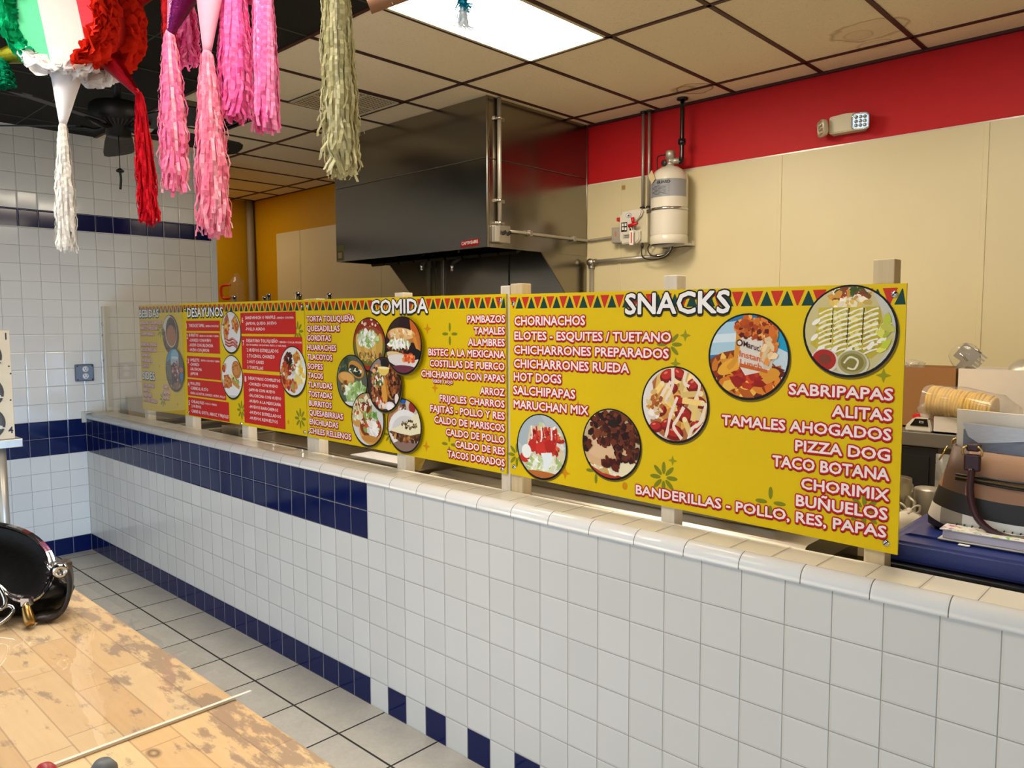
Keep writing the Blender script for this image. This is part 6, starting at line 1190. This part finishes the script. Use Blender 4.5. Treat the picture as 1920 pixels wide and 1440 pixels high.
tassel(t, (6.32, -8.29, 18.95), (6.61, -8.40, 15.33), .11, .31, 56, .08, 22, PL + ['#f0829e'], 'tassel', None, .05)
tassel(t, (6.24, -7.63, 20.9), (6.42, -7.75, 17.75), .2, .36, 60, .085, 23, PK, 'fringe', None, .04, .6)
tassel(t, (6.70, -7.22, 20.9), (6.91, -7.34, 17.5), .16, .27, 44, .085, 24, PK + ['#f6a0c8'], 'fringe', None, .02, .4)
tassel(t, (4.49, -7.88, 21.0), (4.62, -7.94, 19.2), .15, .27, 36, .075, 25, PK, 'fringe', None, .05, .5)
tassel(t, (4.6, -8.34, 20.9), (4.84, -8.36, 18.5), .08, .16, 20, .06, 26, ['#c92a30', '#b21b24'], 'fringe', 'red fringe', .04, .4)
cord(t, c + Vector((0, 0, 1.3)), Vector((c.x, c.y, H)))
# gold pinata, only its long tassel in the frame
c = Vector((10.06, -8.1, 21.5)); t = thing('star_pinata', 'gold pinata whose long olive-gold tassel hangs in front of the hood', 'pinata', tuple(c), 'pinatas hanging from the dark ceiling')
bm = NB(); lathe(bm, c, [(.02, .8), (.8, .7), (1.25, .3), (1.35, 0), (1.25, -.3), (.8, -.7), (.02, -.8)], 36, 0, (.6, -.8, 0)); obj('body', bm, paper('tissue_gold_body', '#b09a50', .15), t)
cone(t, (10.3, -8.05, 20.6), (10.42, -7.98, 19.3), .45, .2, foil('gold_foil', '#b08d3a'), 'cone')
tassel(t, (10.41, -7.98, 19.35), (10.64, -8.08, 16.02), .22, .29, 80, .06, 31, ['#c5bd92', '#b3ab7d', '#d1caa4'], 'tassel', None, .05, .7)
cord(t, c + Vector((0, 0, 1.3)), Vector((c.x, c.y, H)))
# rod and blue streamer in front of the ceiling light
t = thing('wooden_rod', 'brown wooden rod hanging in front of the bright ceiling light', 'rod', (12.3, -7.6, 18.6))
bm = NB(); p, q = Vector((11.70, -8.24, 18.42)), Vector((14.6, -5.34, 19.9)); tube(bm, [p, q], .115, 14); obj('rod', bm, mat('brown_wood', '#8a5a32', .6, aniso=(4, 4, 4)), t)
bm = NB(); u = (q - p).normalized()
for s_ in (.42, .95): tube(bm, [p + u * s_ + Vector((0, 0, .3)), p + u * s_ + Vector((.02, -.06, .12)), p + u * s_ + Vector((.0, -.13, .02)), p + u * s_ + Vector((.03, -.05, -.13))], .012, 6)
tube(bm, [p + u * .42, Vector(((p + u * .42).x, (p + u * .42).y, H))], .012, 6); tube(bm, [p + u * 3.3, Vector(((p + u * 3.3).x, (p + u * 3.3).y, H))], .012, 6); obj('hanging_wire', bm, M_chrome, t)
lathe_c = p + u * .35
bm = NB(); lathe(bm, p + u * .36 + Vector((0, -.0, .13)), [(.02, 0), (.05, .0), (.055, .03), (.02, .04)], 12, 0, (.3, -.8, .2)); obj('screw_eye', bm, M_chrome, t)
t = thing('blue_streamer', 'small turquoise and white paper streamer in front of the ceiling light', 'streamer', (13.5, -7.93, 17.7))
bm = NB(); ribbons(bm, (13.50, -7.92, 18.6), (13.53, -7.96, 17.95), .05, .07, 9, .06, 61, 1, .03, .6, 10); obj('blue_ribbons', bm, paper('turquoise_paper', '#2f9fb8', .4), t, recalc=False)
bm = NB(); ribbons(bm, (13.51, -7.93, 18.0), (13.53, -7.96, 17.72), .03, .1, 6, .05, 62, 1, .03, .6, 6); obj('white_ribbons', bm, paper('white_streamer', '#dfe6ea', .4), t, recalc=False)
bm = NB(); tube(bm, [(13.5, -7.92, 18.5), (13.5, -7.92, H)], .015, 5); obj('cord', bm, mat('white_cord', '#c9c3b5', .7), t)
if _to.name in COL.objects: COL.objects.unlink(_to)
bpy.data.objects.remove(_to)
